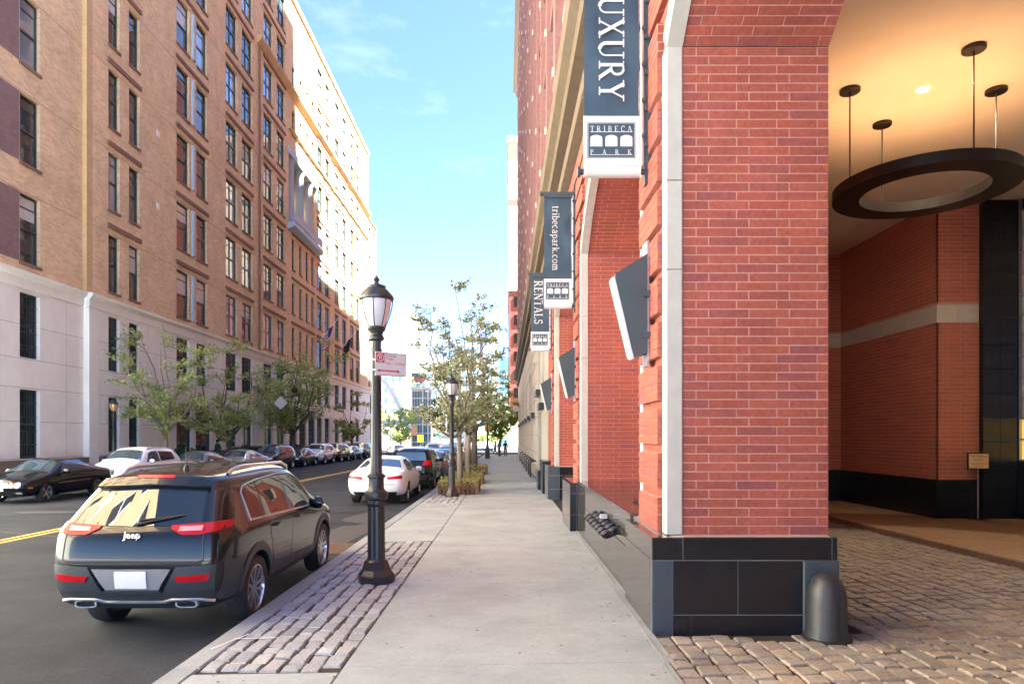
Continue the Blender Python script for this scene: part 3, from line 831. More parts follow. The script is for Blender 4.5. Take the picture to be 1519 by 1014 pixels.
# pedestal at the end of that parapet, pier bases further on
for (x0, x1, y0, y1) in ((1.25, 1.52, PJ[2] - .50, PJ[2] + PW),):
    q = MB(); q.box(x0 + .01, 3.0, y0 + .01, y1, -.5, GT); q.build('pier_base', M['joint'], RB)
    for a, b in ((x0, x0 + .13), (x0 + .13, x1 + 0.0)):
        for c, d in ((-.1, .45), (.45, .86), (.86, GT + .02)):
            q = MB(); q.cbox(a + .003, b - .003, y0, y0 + .04, c + .003, d - .003, .004, axis='-y'); q.build('granite_slab', M['granite'], RB)
    q = MB(); q.cbox(x0, x0 + .03, y0 + .003, y1, -.1, GT + .02, .004, axis='-x'); q.build('granite_slab', M['granite_pol'], RB)
    q = MB(); q.box(x0, x1, y0 + .003, y1, GT + .0, GT + .02); q.build('granite_ledge', M['granite_pol'], RB)
x0, x1, y0, y1 = 1.26, 3.0, PJ[3] - .75, PJ[3] + PW
q = MB(); q.box(x0 + .01, x1, y0 + .01, y1, -.6, GT); q.build('pier_base', M['joint'], RB)
for a, b in ((x0, 1.6), (1.6, 2.2), (2.2, 3.0)):
    for c, d in ((-.3, .40), (.40, .80), (.80, GT + .01)):
        q = MB(); q.cbox(a + .004, b - .004, y0, y0 + .04, c + .004, d - .004, .004, axis='-y'); q.build('granite_slab', M['granite' if b > 1.6 else 'granite_blue'], RB)
q = MB(); q.cbox(x0, x0 + .03, y0 + .003, y1, -.3, GT + .01, .004, axis='-x'); q.build('granite_slab', M['granite_pol'], RB)
q = MB(); q.box(x0, 1.5, y0, y1, GT + .011, GT + .03); q.build('granite_ledge', M['granite_pol'], RB)
q = MB(); q.box(1.22, 1.50, 22.3, 24.0, -.4, GT + .1); q.box(1.16, 1.50, 24.02, 25.4, -.4, .75); q.build('granite_pedestal', M['granite'], RB)
# back walls of arches two and three
mb = MB(); mb.box(XI + .004, XI + .30, PJ[1] + PW - .1, 24, -.6, 7.0); mb.build('inner_wall', M['brick_far'], RB)
# --- passage room
CE = 7.0
mb = MB()
mb.quad((XI + .004, -1.6, CE), (20, -1.6, CE), (20, 18.6, CE), (XI + .004, 18.6, CE)); mb.build('ceiling', M['plaster'], RB)
XA, YA0, YA1 = 9.25, 14.45, 18.6
mb = MB()
mb.box(XA + .004, 10.15, YA0 + .004, 19.2, -.6, CE - .004); mb.box(XI, XA + .004, YA1 + .004, 19.2, -.6, CE - .006)
mb.box(10.16, 20, 15.0, 19.2, -.6, CE - .006); mb.box(XI + .01, 20, -1.6, -1.3, -.6, CE)
mb.build('passage_core', M['mortar_dark'], RB)['kind'] = 'stuff'
WST = MB(); NRI = int((CE - GT) / BH); HI = (CE - GT - .002) / NRI
for r in range(NRI):
    z = GT + (r + .5) * HI; h = (HI - BM) / 2
    if 4.40 < z < 4.80: continue
    for a, b in course(YA0, YA1, r): WST.cbox(XA, XA + .03, a, b, z - h, z + h, .003, axis='-x')
    for a, b in course(XA + .0, 10.14, r + 1): WST.cbox(a, b, YA0, YA0 + .03, z - h, z + h, .003, axis='-y')
    for a, b in course(XI + .31, XA, r): WST.cbox(a, b, YA1, YA1 + .03, z - h, z + h, .003, axis='-y')
o = WST.build('brick', M['brick_in'], RB, recalc=False); o['kind'] = 'stuff'
for (a, b) in ((YA0, 15.85), (15.85, 17.2), (17.2, YA1)):
    q = MB(); q.cbox(XA - .006, XA + .05, a + .003, b - .003, 4.41, 4.79, .004, axis='-x'); q.build('band_stone', M['limestone'], RB)
for (a, b) in ((XA + .05, 9.7), (9.7, 10.14)):
    q = MB(); q.cbox(a, b - .003, YA0 - .006, YA0 + .05, 4.41, 4.79, .004, axis='-y'); q.build('band_stone', M['limestone'], RB)
q = MB(); q.box(XI + .31, XA - .006, YA1 - .006, YA1 + .05, 4.41, 4.79); q.build('band_stone', M['limestone'], RB)
yy = [YA0 - .05, 15.3, 16.3, 17.3, YA1]
for a, b in zip(yy, yy[1:]):
    for c, d in ((-.2, .42), (.42, .80), (.80, GT)):
        q = MB(); q.cbox(XA - .05, XA + .02, a + .003, b - .003, c + .003, d - .003, .004, axis='-x'); q.build('granite_slab', M['granite'], RB)
for a, b in ((XA - .045, 9.70), (9.70, 10.15)):
    for c, d in ((-.2, .42), (.42, .80), (.80, GT)):
        q = MB(); q.cbox(a + .003, b - .003, YA0 - .05, YA0 + .02, c + .003, d - .003, .004, axis='-y'); q.build('granite_slab', M['granite'], RB)
q = MB(); q.box(XI + .31, XA - .05, YA1 - .05, YA1 + .02, -.2, GT); q.build('granite_slab', M['granite'], RB)
for i in range(14):
    for (a, b) in ((10.15, 10.52), (10.52, 10.88)):
        q = MB(); q.cbox(a + .002, b - .002, YA0 - .12, YA0 + .3, -.2 + i * .515, .312 + i * .515, .003, axis='-y'); q.build('granite_slab', M['granite'], RB)
# grid window beyond the granite pilaster
q = MB(); q.box(10.88, 10.95, 6, YA0 - .13, -.2, 1.45); q.build('granite_slab', M['granite'], RB)
gw = MB()
for z in [1.45 + .44 * i for i in range(13)]: gw.box(10.90, 10.95, 6, YA0 - .14, z, z + .035)
for yv in [YA0 - .16 - 1.25 * i for i in range(7)]: gw.box(10.895, 10.96, yv, yv + .035, 1.45, CE - .01)
gwo = gw.build('grid_window', M['steel'], RB)
for i in range(12):
    q = MB(); q.box(10.925, 10.94, 6, YA0 - .18, 1.486 + .44 * i, 1.889 + .44 * i); q.build('pane', M['lit_pane'] if i < 2 else M['gray_reflection'] if 'gray_reflection' in M else M['lens'], gwo)  # grey upper panes carry a reflection in their colour
q = MB(); q.box(10.96, 11.3, 6, YA0, -.2, CE); q.build('window_back', M['bronze'], RB)
q = MB(); q.box(9.93, 10.05, YA0 - .03, YA0 - .003, 1.47, 1.60); q.build('intercom', M['steel'], RB)
q = MB(); q.box(9.955, 10.025, YA0 - .036, YA0 - .031, 1.495, 1.575); q.build('intercom_screen', M['bronze'], RB)

# cornices
def cornice(prof, y0, y1, name, m):
    q = MB(); q.prism(prof, y0, y1, axis='y'); return q.build(name, M[m], RB)
segs = [(-1.6 + 3.3 * i, -1.6 + 3.3 * (i + 1)) for i in range(25)]
for a, b in segs:
    b = min(b, 80.0)
    cornice([(1.60, 7.70), (1.30, 7.78), (1.27, 7.95), (1.34, 8.02), (1.34, 8.12), (1.60, 8.16)], a + .004, b - .004, 'cornice_stone', 'tan_stone')
    cornice([(1.60, 8.42), (1.18, 8.50), (1.14, 8.62), (1.0, 8.72), (.97, 8.98), (1.05, 9.06), (1.60, 9.10)], a + .004, b - .004, 'cornice_stone', 'tan_stone')
mb = MB(); mb.box(1.56, 2.2, -1.6, 80, 7.68, 9.2); mb.build('frieze', M['brick_far'], RB)
# stone base of the far half
sb = MB()
wins_s = []
for i in range(7):
    yy0 = 26.6 + 7.4 * i
    wins_s += [(yy0, yy0 + 1.7, 3.3, 5.8)]
wins_s += [(28.4, 31.0, -.2, 2.9)]
wins_s = [(26.3, 27.6, 3.3, 5.8), (28.4, 31.2, -.1, 3.0), (29, 30.6, 4.0, 5.8)] + [(34.6 + 6.2 * i, 36.4 + 6.2 * i, 3.2, 5.8) for i in range(7)]
sb.facade(1.5, 24, 80, -.9, 7.7, wins_s, .25)
sb.quad((1.5, 24, -.9), (1.5, 24, 7.7), (3, 24, 7.7), (3, 24, -.9))
sb.build('stone_wall', M['limestone'], RB)
mb = MB()
for z in (1.15, 2.0, 2.85, 3.7, 4.55, 5.4, 6.25): mb.box(1.488, 1.51, 31.3, 80, z, z + .03)
mb.build('wall_joint', M['stone_joint'], RB)
mb = MB(); mb.box(1.42, 1.6, 31.4, 80, -.9, .62); mb.build('plinth', M['limestone'], RB)
def fwin(y0, y1, z0, z1, X, name='window', m='pane_dark', bars=True, par=RB):
    q = MB(); t = .07
    q.box(X, X + .06, y0, y1, z0, z0 + t); q.box(X, X + .06, y0, y1, z1 - t, z1); q.box(X, X + .06, y0, y0 + t, z0 + t, z1 - t); q.box(X, X + .06, y1 - t, y1, z0 + t, z1 - t)
    if bars: q.box(X + .005, X + .055, y0 + t, y1 - t, (z0 + z1) / 2 - .03, (z0 + z1) / 2 + .03)
    o = q.build(name, M['frame'], par)
    q = MB(); q.box(X + .03, X + .04, y0 + t, y1 - t, z0 + t, z1 - t); q.build('pane', M[m], o)
    return o
for wv in wins_s:
    if wv[2] < 0:
        q = MB(); q.box(1.62, 1.68, wv[0], wv[1], wv[2], wv[3]); d = q.build('door', M['blue_door'], RB)
        q = MB(); q.box(1.58, 1.619, wv[0] + .1, wv[0] + .16, 1.0, 1.3); q.build('handle', M['steel'], d)
    else:
        fwin(*wv, 1.66)
        q = MB(); q.box(1.30, 1.5, wv[0] - .1, wv[1] + .1, wv[2] - .28, wv[2] - .02); q.build('window_box', M['iron'], RB)
# upper floors; unseen near heights invented in steps, admitting sky, blocking sun
wl = []
UF = [9.9 + 3.25 * k for k in range(10)]
TER = [(-1.6, 10.3, 16), (10.3, 19.5, 27.5), (19.5, 26.7, 28.6), (26.7, 80, 42.6)]
for i in range(24):
    y0 = -5.5 + 3.62 * i
    tp = [t for t in TER if t[0] <= y0 and y0 + 1.8 <= t[1] + 1.9]
    tp = min(t[2] for t in TER if t[0] < y0 + 1.75 and t[1] > y0) if y0 > -1.5 and y0 < 79 else 0
    for z in UF:
        if y0 + 1.7 < 79.5 and z + 2.4 < tp: wl.append((y0, y0 + 1.75, z, z + 1.95))
mb = MB()
for ya, yb, tp in TER:
    mb.facade(1.6, ya, yb, 9.1, tp, [o for o in wl if ya <= o[0] and o[1] <= yb], .3)
    mb.quad((1.6, ya, 9.1), (26, ya, 9.1), (26, ya, tp), (1.6, ya, tp)); mb.quad((1.6, ya, tp), (26, ya, tp), (26, yb, tp), (1.6, yb, tp))
    mb.quad((26, ya, -.9), (26, yb, -.9), (26, yb, tp), (26, ya, tp))
wl = [o for o in wl if any(ya <= o[0] and o[1] <= yb for ya, yb, tp in TER)]
mb.quad((1.6, 80, -.9), (1.6, 80, 42.6), (26, 80, 42.6), (26, 80, -.9))
mb.build('upper_wall', M['brick_far'], RB)
wme = {}
for (a, b, c, d) in wl:
    if not wme:
        o = fwin(-.875, .875, -.975, .975, 0); wme['w'] = o.data; wme['p'] = o.children[0].data
        bpy.data.objects.remove(o.children[0]); bpy.data.objects.remove(o)
    o = inst('window', wme['w'], RB, (1.8, (a + b) / 2, (c + d) / 2)); inst('pane', wme['p'], o, (0, 0, 0))
mb = MB(); ml = MB(); mp = MB()
for i in range(24):
    y0 = -5.5 + 3.62 * i
    if y0 > 78 or y0 < -.2: continue
    tp = [t[2] for t in TER if t[0] <= y0 < t[1]][0]; tq = min(t[2] for t in TER if t[0] <= y0 - .62 and t[1] > y0 - 1.25) if y0 > 0 else 0
    if tq: mp.box(1.36, 1.6, y0 - 1.25, y0 - .62, 9.12, tq - .1)
    for z in UF:
        if z + 2.5 > tp: continue
        ml.box(1.52, 1.62, y0 - .1, y0 + 1.85, z - .16, z - .005)
        ml.box(1.30, 1.36, y0 - 1.05, y0 - .82, z + 2.1, z + 2.35)
        mb.box(1.45, 1.6, y0 - .5, y0 + 2.2, z + 2.02, z + 2.45)
mp.build('brick_pilaster', M['brick_purple'], RB)['kind'] = 'stuff'
ml.build('sill', M['limestone'], RB)['kind'] = 'stuff'
mb.build('lintel', M['brick_purple'], RB)['kind'] = 'stuff'
q = MB(); q.prism([(1.6, 42.0), (1.3, 42.1), (1.15, 42.5), (.9, 42.8), (.9, 43.5), (1.6, 43.6)], 26.7, 80, axis='y'); q.build('roof_cornice', M['tan_stone'], RB)
q = MB(); q.box(5, 24, 20.5, 62, 28, 77); q.build('shade_tower', M['brick_far'], RB)  # unseen mass, added to shadow the facade opposite
for (a, b, h) in ((62.01, 71, 63), (71.01, 79.9, 55)):
    q = MB(); q.box(5, 24, a, b, 28, h); q.build('shade_tower', M['brick_far'], RB)
for (a, b, h) in ((80.05, 92, 50), (92.02, 104, 43)):
    q = MB(); q.box(2.6, 26, a, b, -1, h); q.build('shade_wing', M['brick_far'], RB)  # hidden mass, added to step the shadow down the left facade
# ------------------------------------------------------------------ left building
LX = -20.5
LB = thing('stone_based_building', 'long tan brick institutional building with white stone base across the street', 'building', (-24, 60, 0))
SILL = [9.45 + 4.27 * k for k in range(8)]
WH = 2.95
bays = [[(34.8, 35.8), (36.7, 37.75)], [(42.0, 43.7), (44.7, 46.3)], [(49.4, 51.5), (52.4, 54.6)], [(57.1, 59.3), (60.4, 62.6)],
        [(73.3, 75.4), (76.5, 78.5)], [(80.9, 83.0), (84.6, 86.8)], [(88.9, 91.0), (92.3, 94.4)]]
lg = [(64.7, 65.6), (67.0, 67.9), (69.2, 70.1), (71.2, 72.1)]
wins = []     # (y0,y1,z0,z1, X)
for bi, b in enumerate(bays):
    for (a, c) in b:
        for k, s in enumerate(SILL):
            if s + WH < (34.5 if bi < 2 else 50 if bi < 4 else 43): wins.append((a, c, s, s + WH))
for (a, c) in lg:
    for k in (0, 1, 2): wins.append((a, c, SILL[k], SILL[k] + WH))
    for k in (5, 6): wins.append((a, c, SILL[k] + .1, SILL[k] + WH - .5))
loggia = (63.7, 73.0, 22.1, 29.1)
base_u, base_l = [], []
for b in bays:
    for (a, c) in b: base_u.append((a, c, 5.35, 8.15)); base_l.append((a, c, 1.15, 3.98))
for (a, c) in lg: base_u.append((a, c, 5.35, 8.15))
base_l = [x for x in base_l if not (41 < x[0] < 47)] + [(42.0, 44.1, .1, 3.98), (44.6, 47.0, .1, 3.98)]
base_l += [(63.9, 66.3, .1, 4.6), (67.0, 69.4, .1, 4.6), (70.1, 72.6, .1, 4.6)]
endw = [(102.0, 103.6), (105.0, 106.6)]
mb = MB()
W1 = [x for x in wins if x[1] < 66.8] ; W2 = [x for x in wins if x[1] >= 66.8]
mb.facade(LX, 33.45, 48.0, 9.05, 35.6, [x for x in W1 if x[1] < 48], -.28)
mb.facade(LX, 48.0, 63.6, 9.05, 47.6, [x for x in W1 if 48 < x[1] < 63.6], -.28)
mb.quad((LX, 48, 35.6), (LX, 48, 47.6), (LX - 20, 48, 47.6), (LX - 20, 48, 35.6)); mb.quad((LX, 33.45, 35.6), (LX, 48, 35.6), (LX - 20, 48, 35.6), (LX - 20, 33.45, 35.6)); mb.quad((LX, 33.45, 26), (LX, 33.45, 35.6), (LX - 20, 33.45, 35.6), (LX - 20, 33.45, 26))
mb.facade(LX, 63.6, 73.1, 9.05, 44.0, [x for x in wins if 63.6 < x[0] < 73.1] + [loggia], -.28)
mb.facade(LX, 73.1, 100.5, 9.05, 44.0, [x for x in wins if x[0] > 73.1], -.28)
mb.facade(LX - .25, 100.5, 108, 9.05, 34.8, [(a, c, s, s + WH) for a, c in endw for s in SILL[:6]], -.28)
mb.quad((LX, 100.5, 9), (LX, 100.5, 44), (LX - 20, 100.5, 44), (LX - 20, 100.5, 9)); mb.quad((LX - .25, 108, -1), (LX - .25, 108, 34.8), (LX - 20, 108, 34.8), (LX - 20, 108, -1))
mb.quad((LX, 63.6, 44), (LX, 63.6, 47.6), (LX - 20, 63.6, 47.6), (LX - 20, 63.6, 44))
mb.quad((LX, 48, 47.6), (LX, 63.6, 47.6), (LX - 20, 63.6, 47.6), (LX - 20, 48, 47.6)); mb.quad((LX, 63.6, 44), (LX, 100.5, 44), (LX - 20, 100.5, 44), (LX - 20, 63.6, 44)); mb.quad((LX, 100.5, 34.8), (LX, 108, 34.8), (LX - 20, 108, 34.8), (LX - 20, 100.5, 34.8))
mb.build('brick_wall', M['tan_brick'], LB)
# recessed near wing; its out-of-view stretch is invented to bounce sun
LXR = LX - .22
wingw = [(c, d, s, s + WH) for c, d in ((28.75, 30.0), (26.3, 27.4)) for s in SILL[:4]]
wingb = [(23.2 - 2.35 * k, 24.25 - 2.35 * k, s, s + WH) for k in range(13) for s in SILL[:6]]
YW = 25.2
mb = MB(); mb.facade(LXR, YW, 33.0, 9.05, 26.4, wingw, -.28)
mb.facade(LXR, -8, YW, 9.05, 36.0, wingb, -.28); mb.quad((LXR, -8, -1), (LXR, -8, 36), (LXR - 20, -8, 36), (LXR - 20, -8, -1)); mb.quad((LXR, -8, 36), (LXR, YW, 36), (LXR - 20, YW, 36), (LXR - 20, -8, 36)); mb.quad((LXR, YW, 26), (LXR, YW, 36), (LXR - 20, YW, 36), (LXR - 20, YW, 26)); mb.quad((LXR, YW, 26.4), (LXR, 33, 26.4), (LXR - 20, 33, 26.4), (LXR - 20, YW, 26.4))
mb.build('brick_wall', M['tan_brick'], LB)
q = MB(); q.box(LXR - .2, LX, 33.0, 33.45, 9.05, 26.4); q.build('quoin_strip', M['tan_brick2'], LB)
for s in SILL[:4]:
    for (a, b) in ((27.45, 28.7),):
        q = MB(); q.box(LXR - .1, LXR + .015, a, b, s, s + WH); q.build('spandrel_panel', M['tan_purple'], LB)
# base
mb = MB()
mb.facade(LX, 33.9, 108, -.8, 8.3, base_u + base_l + [(102, 103.6, 5.35, 8.15), (105, 106.6, 5.35, 8.15), (102, 103.6, 1.15, 3.98), (105, 106.6, 1.15, 3.98)], -.3)
wbu = [(28.75, 30.0, 5.35, 8.15), (26.3, 27.4, 5.35, 8.15), (28.75, 30.0, 1.0, 3.98), (26.3, 27.4, 1.0, 3.98)]
mb.facade(LXR, -8, 33.1, -.8, 8.3, wbu, -.3)
mb.box(LXR - .3, LX + .06, 33.1, 33.9, -.8, 8.3)
mb.build('stone_base', M['white_stone'], LB)
mb = MB(); jn = LX + .004
def jline(X, y0, y1, z, ops):
    cur = y0
    for o in sorted(o for o in ops if o[2] < z < o[3] and o[1] > y0 and o[0] < y1):
        if o[0] > cur: mb.box(X - .01, X + .004, cur, o[0], z - .010, z + .010)
        cur = max(cur, o[1])
    if cur < y1: mb.box(X - .01, X + .004, cur, y1, z - .010, z + .010)
for z in (1.0, 2.6, 4.05, 5.30, 6.75):
    jline(LX, 33.95, 100, z, base_u + base_l); jline(LXR, YW, 33.1, z, wbu)
for yv in [YW + .3 + 2.1 * i for i in range(4)]: mb.box(LXR - .01, LXR + .004, yv, yv + .014, -.2, 8.3) if not any(o[0] < yv < o[1] for o in wbu) else None
for yv in [38.6 + 2.9 * i for i in range(21)]: mb.box(LX - .01, LX + .004, yv, yv + .014, -.2, 8.3) if not any(o[0] - .05 < yv < o[1] + .05 for o in base_u + base_l) else None
mb.build('stone_joint', M['stone_joint'], LB)['kind'] = 'stuff'
for (X, a, b) in ((LXR, -8, 33.05), (LX, 33.05, 62), (LX, 62, 108)):
    q = MB(); q.prism([(X - .1, 8.3), (X + .08, 8.32), (X + .10, 8.72), (X + .26, 8.86), (X + .28, 9.0), (X - .1, 9.06)], a + .003, b - .003); q.build('cornice', M['white_stone'], LB)
for (a, b) in ((YW, 33), (34, 108)):
    q = MB(); q.box(LX - .1, LX + .12, a, b, -.8, .95); q.build('plinth', M['tan_stone'], LB)
# string grooves, lintels, sills
mb = MB()
for s in SILL:
    z = s + WH + .02
    jz = z
    for X, a, b, ops in ((LX, 33.46, 63.6, W1), (LXR, YW, 33, wingw)):
        jline(X, a, b, jz + .05, ops)
mb.build('string_groove', M['tan_dark'], LB)['kind'] = 'stuff'
ml = MB(); ms = MB()
for (a, c, z0, z1) in wins: ms.box(LX - .25, LX + .07, a - .06, c + .06, z0 - .13, z0 - .002)
for (a, c, z0, z1) in wingw: ms.box(LXR - .25, LXR + .07, a - .06, c + .06, z0 - .13, z0 - .002)
for b in bays:
    for s in SILL:
        if (b[0][0] > 70 and s > 38) or (b[0][0] < 48 and s + WH > 34): continue
        ml.box(LX - .05, LX + .10, b[0][0] - .1, b[1][1] + .1, s + WH + .34, s + WH + .56)
for s in SILL[:3]: ml.box(LX - .05, LX + .08, lg[0][0] - .1, lg[3][1] + .1, s + WH + .34, s + WH + .56)
ms.build('sill', M['tan_dark'], LB)['kind'] = 'stuff'; ml.build('lintel_course', M['tan_dark'], LB)['kind'] = 'stuff'
for s in SILL[:6]:
    q = MB(); q.lathe([(.26, s), (.26, s + WH)], 12, (LX - .12, 44.2, 0)); q.build('pier_shaft', M['blue_shade_stone'], LB, smooth=True)
# upper cornice
q = MB(); q.prism([(LX - .1, 34.3), (LX + .12, 34.4), (LX + .45, 34.75), (LX + .45, 34.95), (LX - .1, 35.0)], 55.5, 100.5); q.build('cornice', M['tan_brick2'], LB)
q = MB(); q.prism([(LX - .1, 30.9), (LX + .25, 31.05), (LX + .25, 31.2), (LX - .1, 31.25)], 63.6, 100.5); q.build('string_course', M['tan_brick2'], LB)
q = MB(); q.box(LX - .3, LX + .2, 63.6, 100.6, 43.7, 44.2); q.build('coping', M['tan_brick2'], LB)
# loggia: back wall, balcony slab, railing, columns, beam
q = MB(); q.box(LX - 2.2, LX - 2.0, 63.6, 73.1, 22.1, 29.1); q.box(LX - 2.0, LX - .28, 63.5, 63.68, 22.1, 29.1); q.box(LX - 2, LX - .28, 73.05, 73.2, 22.1, 29.1); q.box(LX - 2, LX - .2, 63.6, 73.1, 29.1, 29.3); q.build('loggia_wall', M['tan_brick2'], LB)
q = MB(); q.prism([(LX - 2, 22.1), (LX - 2, 21.9), (LX, 21.4), (LX + .7, 21.7), (LX + .7, 22.1)], 63.3, 73.4); q.build('balcony_slab', M['blue_shade_stone'], LB)
q = MB(); q.box(LX + .6, LX + .66, 63.4, 73.3, 22.3, 22.95); q.box(LX + .58, LX + .68, 63.35, 73.35, 22.95, 23.03); q.build('balcony_rail', M['blue_shade_stone'], LB)
for yv in (65.2, 68.3, 71.4):
    q = MB(); q.lathe([(.62, 22.1), (.62, 22.5), (.5, 22.6), (.45, 28.2), (.6, 28.4), (.6, 28.6)], 16, (LX - .45, yv, 0)); q.build('column', M['blue_shade_stone'], LB, smooth=True)
q = MB(); q.box(LX - .9, LX + .15, 63.5, 73.2, 28.6, 29.3); q.build('lintel_beam', M['blue_shade_stone'], LB)
# windows
proto = {}; wr = random.Random(31)
def lwin(y0, y1, z0, z1, X, name='window', double=True, grille=False, wavy=False):
    k = (round(y1 - y0, 2), round(z1 - z0, 2), grille)
    if k not in proto:
        wv, h = (y1 - y0) / 2, (z1 - z0) / 2; t = .08
        q = MB(); q.box(-.05, .05, -wv, wv, -h, -h + t); q.box(-.05, .05, -wv, wv, h - t, h); q.box(-.05, .05, -wv, -wv + t, -h + t, h - t); q.box(-.05, .05, wv - t, wv, -h + t, h - t)
        q.box(-.045, .06, -wv + t, wv - t, -.05, .05)
        if not grille: q.box(-.045, .03, -wv + t, wv - t, h * .62, h * .62 + .05)
        if wv > .9: q.box(-.04, .045, -.04, .04, -h + t, -.05); q.box(-.04, .045, -.04, .04, .05, h - t)
        if grille:
            for i in range(1, 8): q.box(.06, .085, -wv + i * wv / 4 - .012, -wv + i * wv / 4 + .012, -h, h)
            for i in range(1, 5): q.box(.055, .088, -wv, wv, -h + i * h * .4 - .015, -h + i * h * .4 + .015)
        o = q.build('window', M['frame'])
        ps = []
        for kind in ((0,) if grille else (0, 1, 2, 3)):
            q = MB(); q.box(-.02, 0, -wv + t, wv - t, -h + t, 0 if kind == 2 else (h * .3 if kind == 3 else h - t))
            if kind == 2: q.box(-.021, -.001, -wv + t, wv - t, 0, h - t, 1)
            if kind == 3: q.box(-.021, -.001, -wv + t, wv - t, h * .3, h - t, 1)
            p = q.build('pane', [M['pane_dark' if grille else ('pane_light' if kind == 1 else 'pane')], M['blind']]); ps.append(p.data); bpy.data.objects.remove(p)
        proto[k] = (o.data, ps); bpy.data.objects.remove(o)
    me, pm = proto[k]
    o = inst('window', me, LB, (X, (y0 + y1) / 2, (z0 + z1) / 2))
    if wavy:
        p = inst('pane', pm[0], o, (.03, 0, 0)); p.material_slots[0].link = 'OBJECT'; p.material_slots[0].material = M['pane_dark']; return
    inst('pane', pm[wr.choice([0, 0, 0, 1, 1, 2, 3]) % len(pm)], o, (0, 0, 0))
for x in wins: lwin(*x, LX - .2)
for x in wingw: lwin(*x, LXR - .2)
for x in wingb: lwin(*x, LXR - .13, wavy=True)
for x in base_u + base_l: lwin(*x, LX - .22, grille=True)
for x in wbu: lwin(*x, LXR - .22, grille=True)
for a, c in endw:
    for s in SILL[:6]: lwin(a, c, s, s + WH, LX - .45)
    lwin(a, c, 5.35, 8.15, LX - .22, grille=True); lwin(a, c, 1.15, 3.98, LX - .22, grille=True)
q = MB(); q.tube([(LX + .1, 55.95, 9.1), (LX + .1, 55.95, 34.3)], .09, 8); q.build('downpipe', M['tan_dark'], LB)
q = MB()
for a in (33.8, 60.2): pass
for s in (SILL[1], SILL[2], SILL[4]): q.box(LX, LX + .03, 39.6, 39.9, s + 1.6, s + 1.95)
q.build('wall_vent', M['white_stone'], LB)['kind'] = 'stuff'
# flags on the facade
def flag(name, label, y, cols, us):
    t = thing(name, label, 'flag', (LX, y, 12.6), 'flags on the facade poles')
    q = MB(); q.tube([(LX, y, 12.5), (LX + 2.6, y - .2, 15.6)], [.05, .035], 8); q.build('pole', M['white_steel'], t)
    q = MB(); ny, nz = 13, 13
    for j in range(nz):
        for i in range(ny):
            def P(i, j):
                u, v = i / ny, j / nz
                return (LX + .45 + 1.0 * u, y - .1 + .35 * math.sin(u * 9 + v * 3) * (.3 + v) - .9 * v, 13.05 + 1.15 * u - 2.0 * v - .15 * math.sin(u * 6))
            mi = 0 if j % 2 == 0 else 1
            if us and j < 7 and i > 6: mi = 2
            if not us: mi = 2
            q.quad(P(i, j), P(i + 1, j), P(i + 1, j + 1), P(i, j + 1), mi)
    q.build('cloth', cols, t, smooth='all')
flag('flag', 'american flag hanging from the tan facade pole', 74.5, [M['flag_red'], M['flag_white'], M['flag_blue']], True)
flag('flag', 'dark blue flag furled on the pole beside the american flag', 83.5, [M['flag_blue'], M['flag_white'], M['cloth_dark']], False)

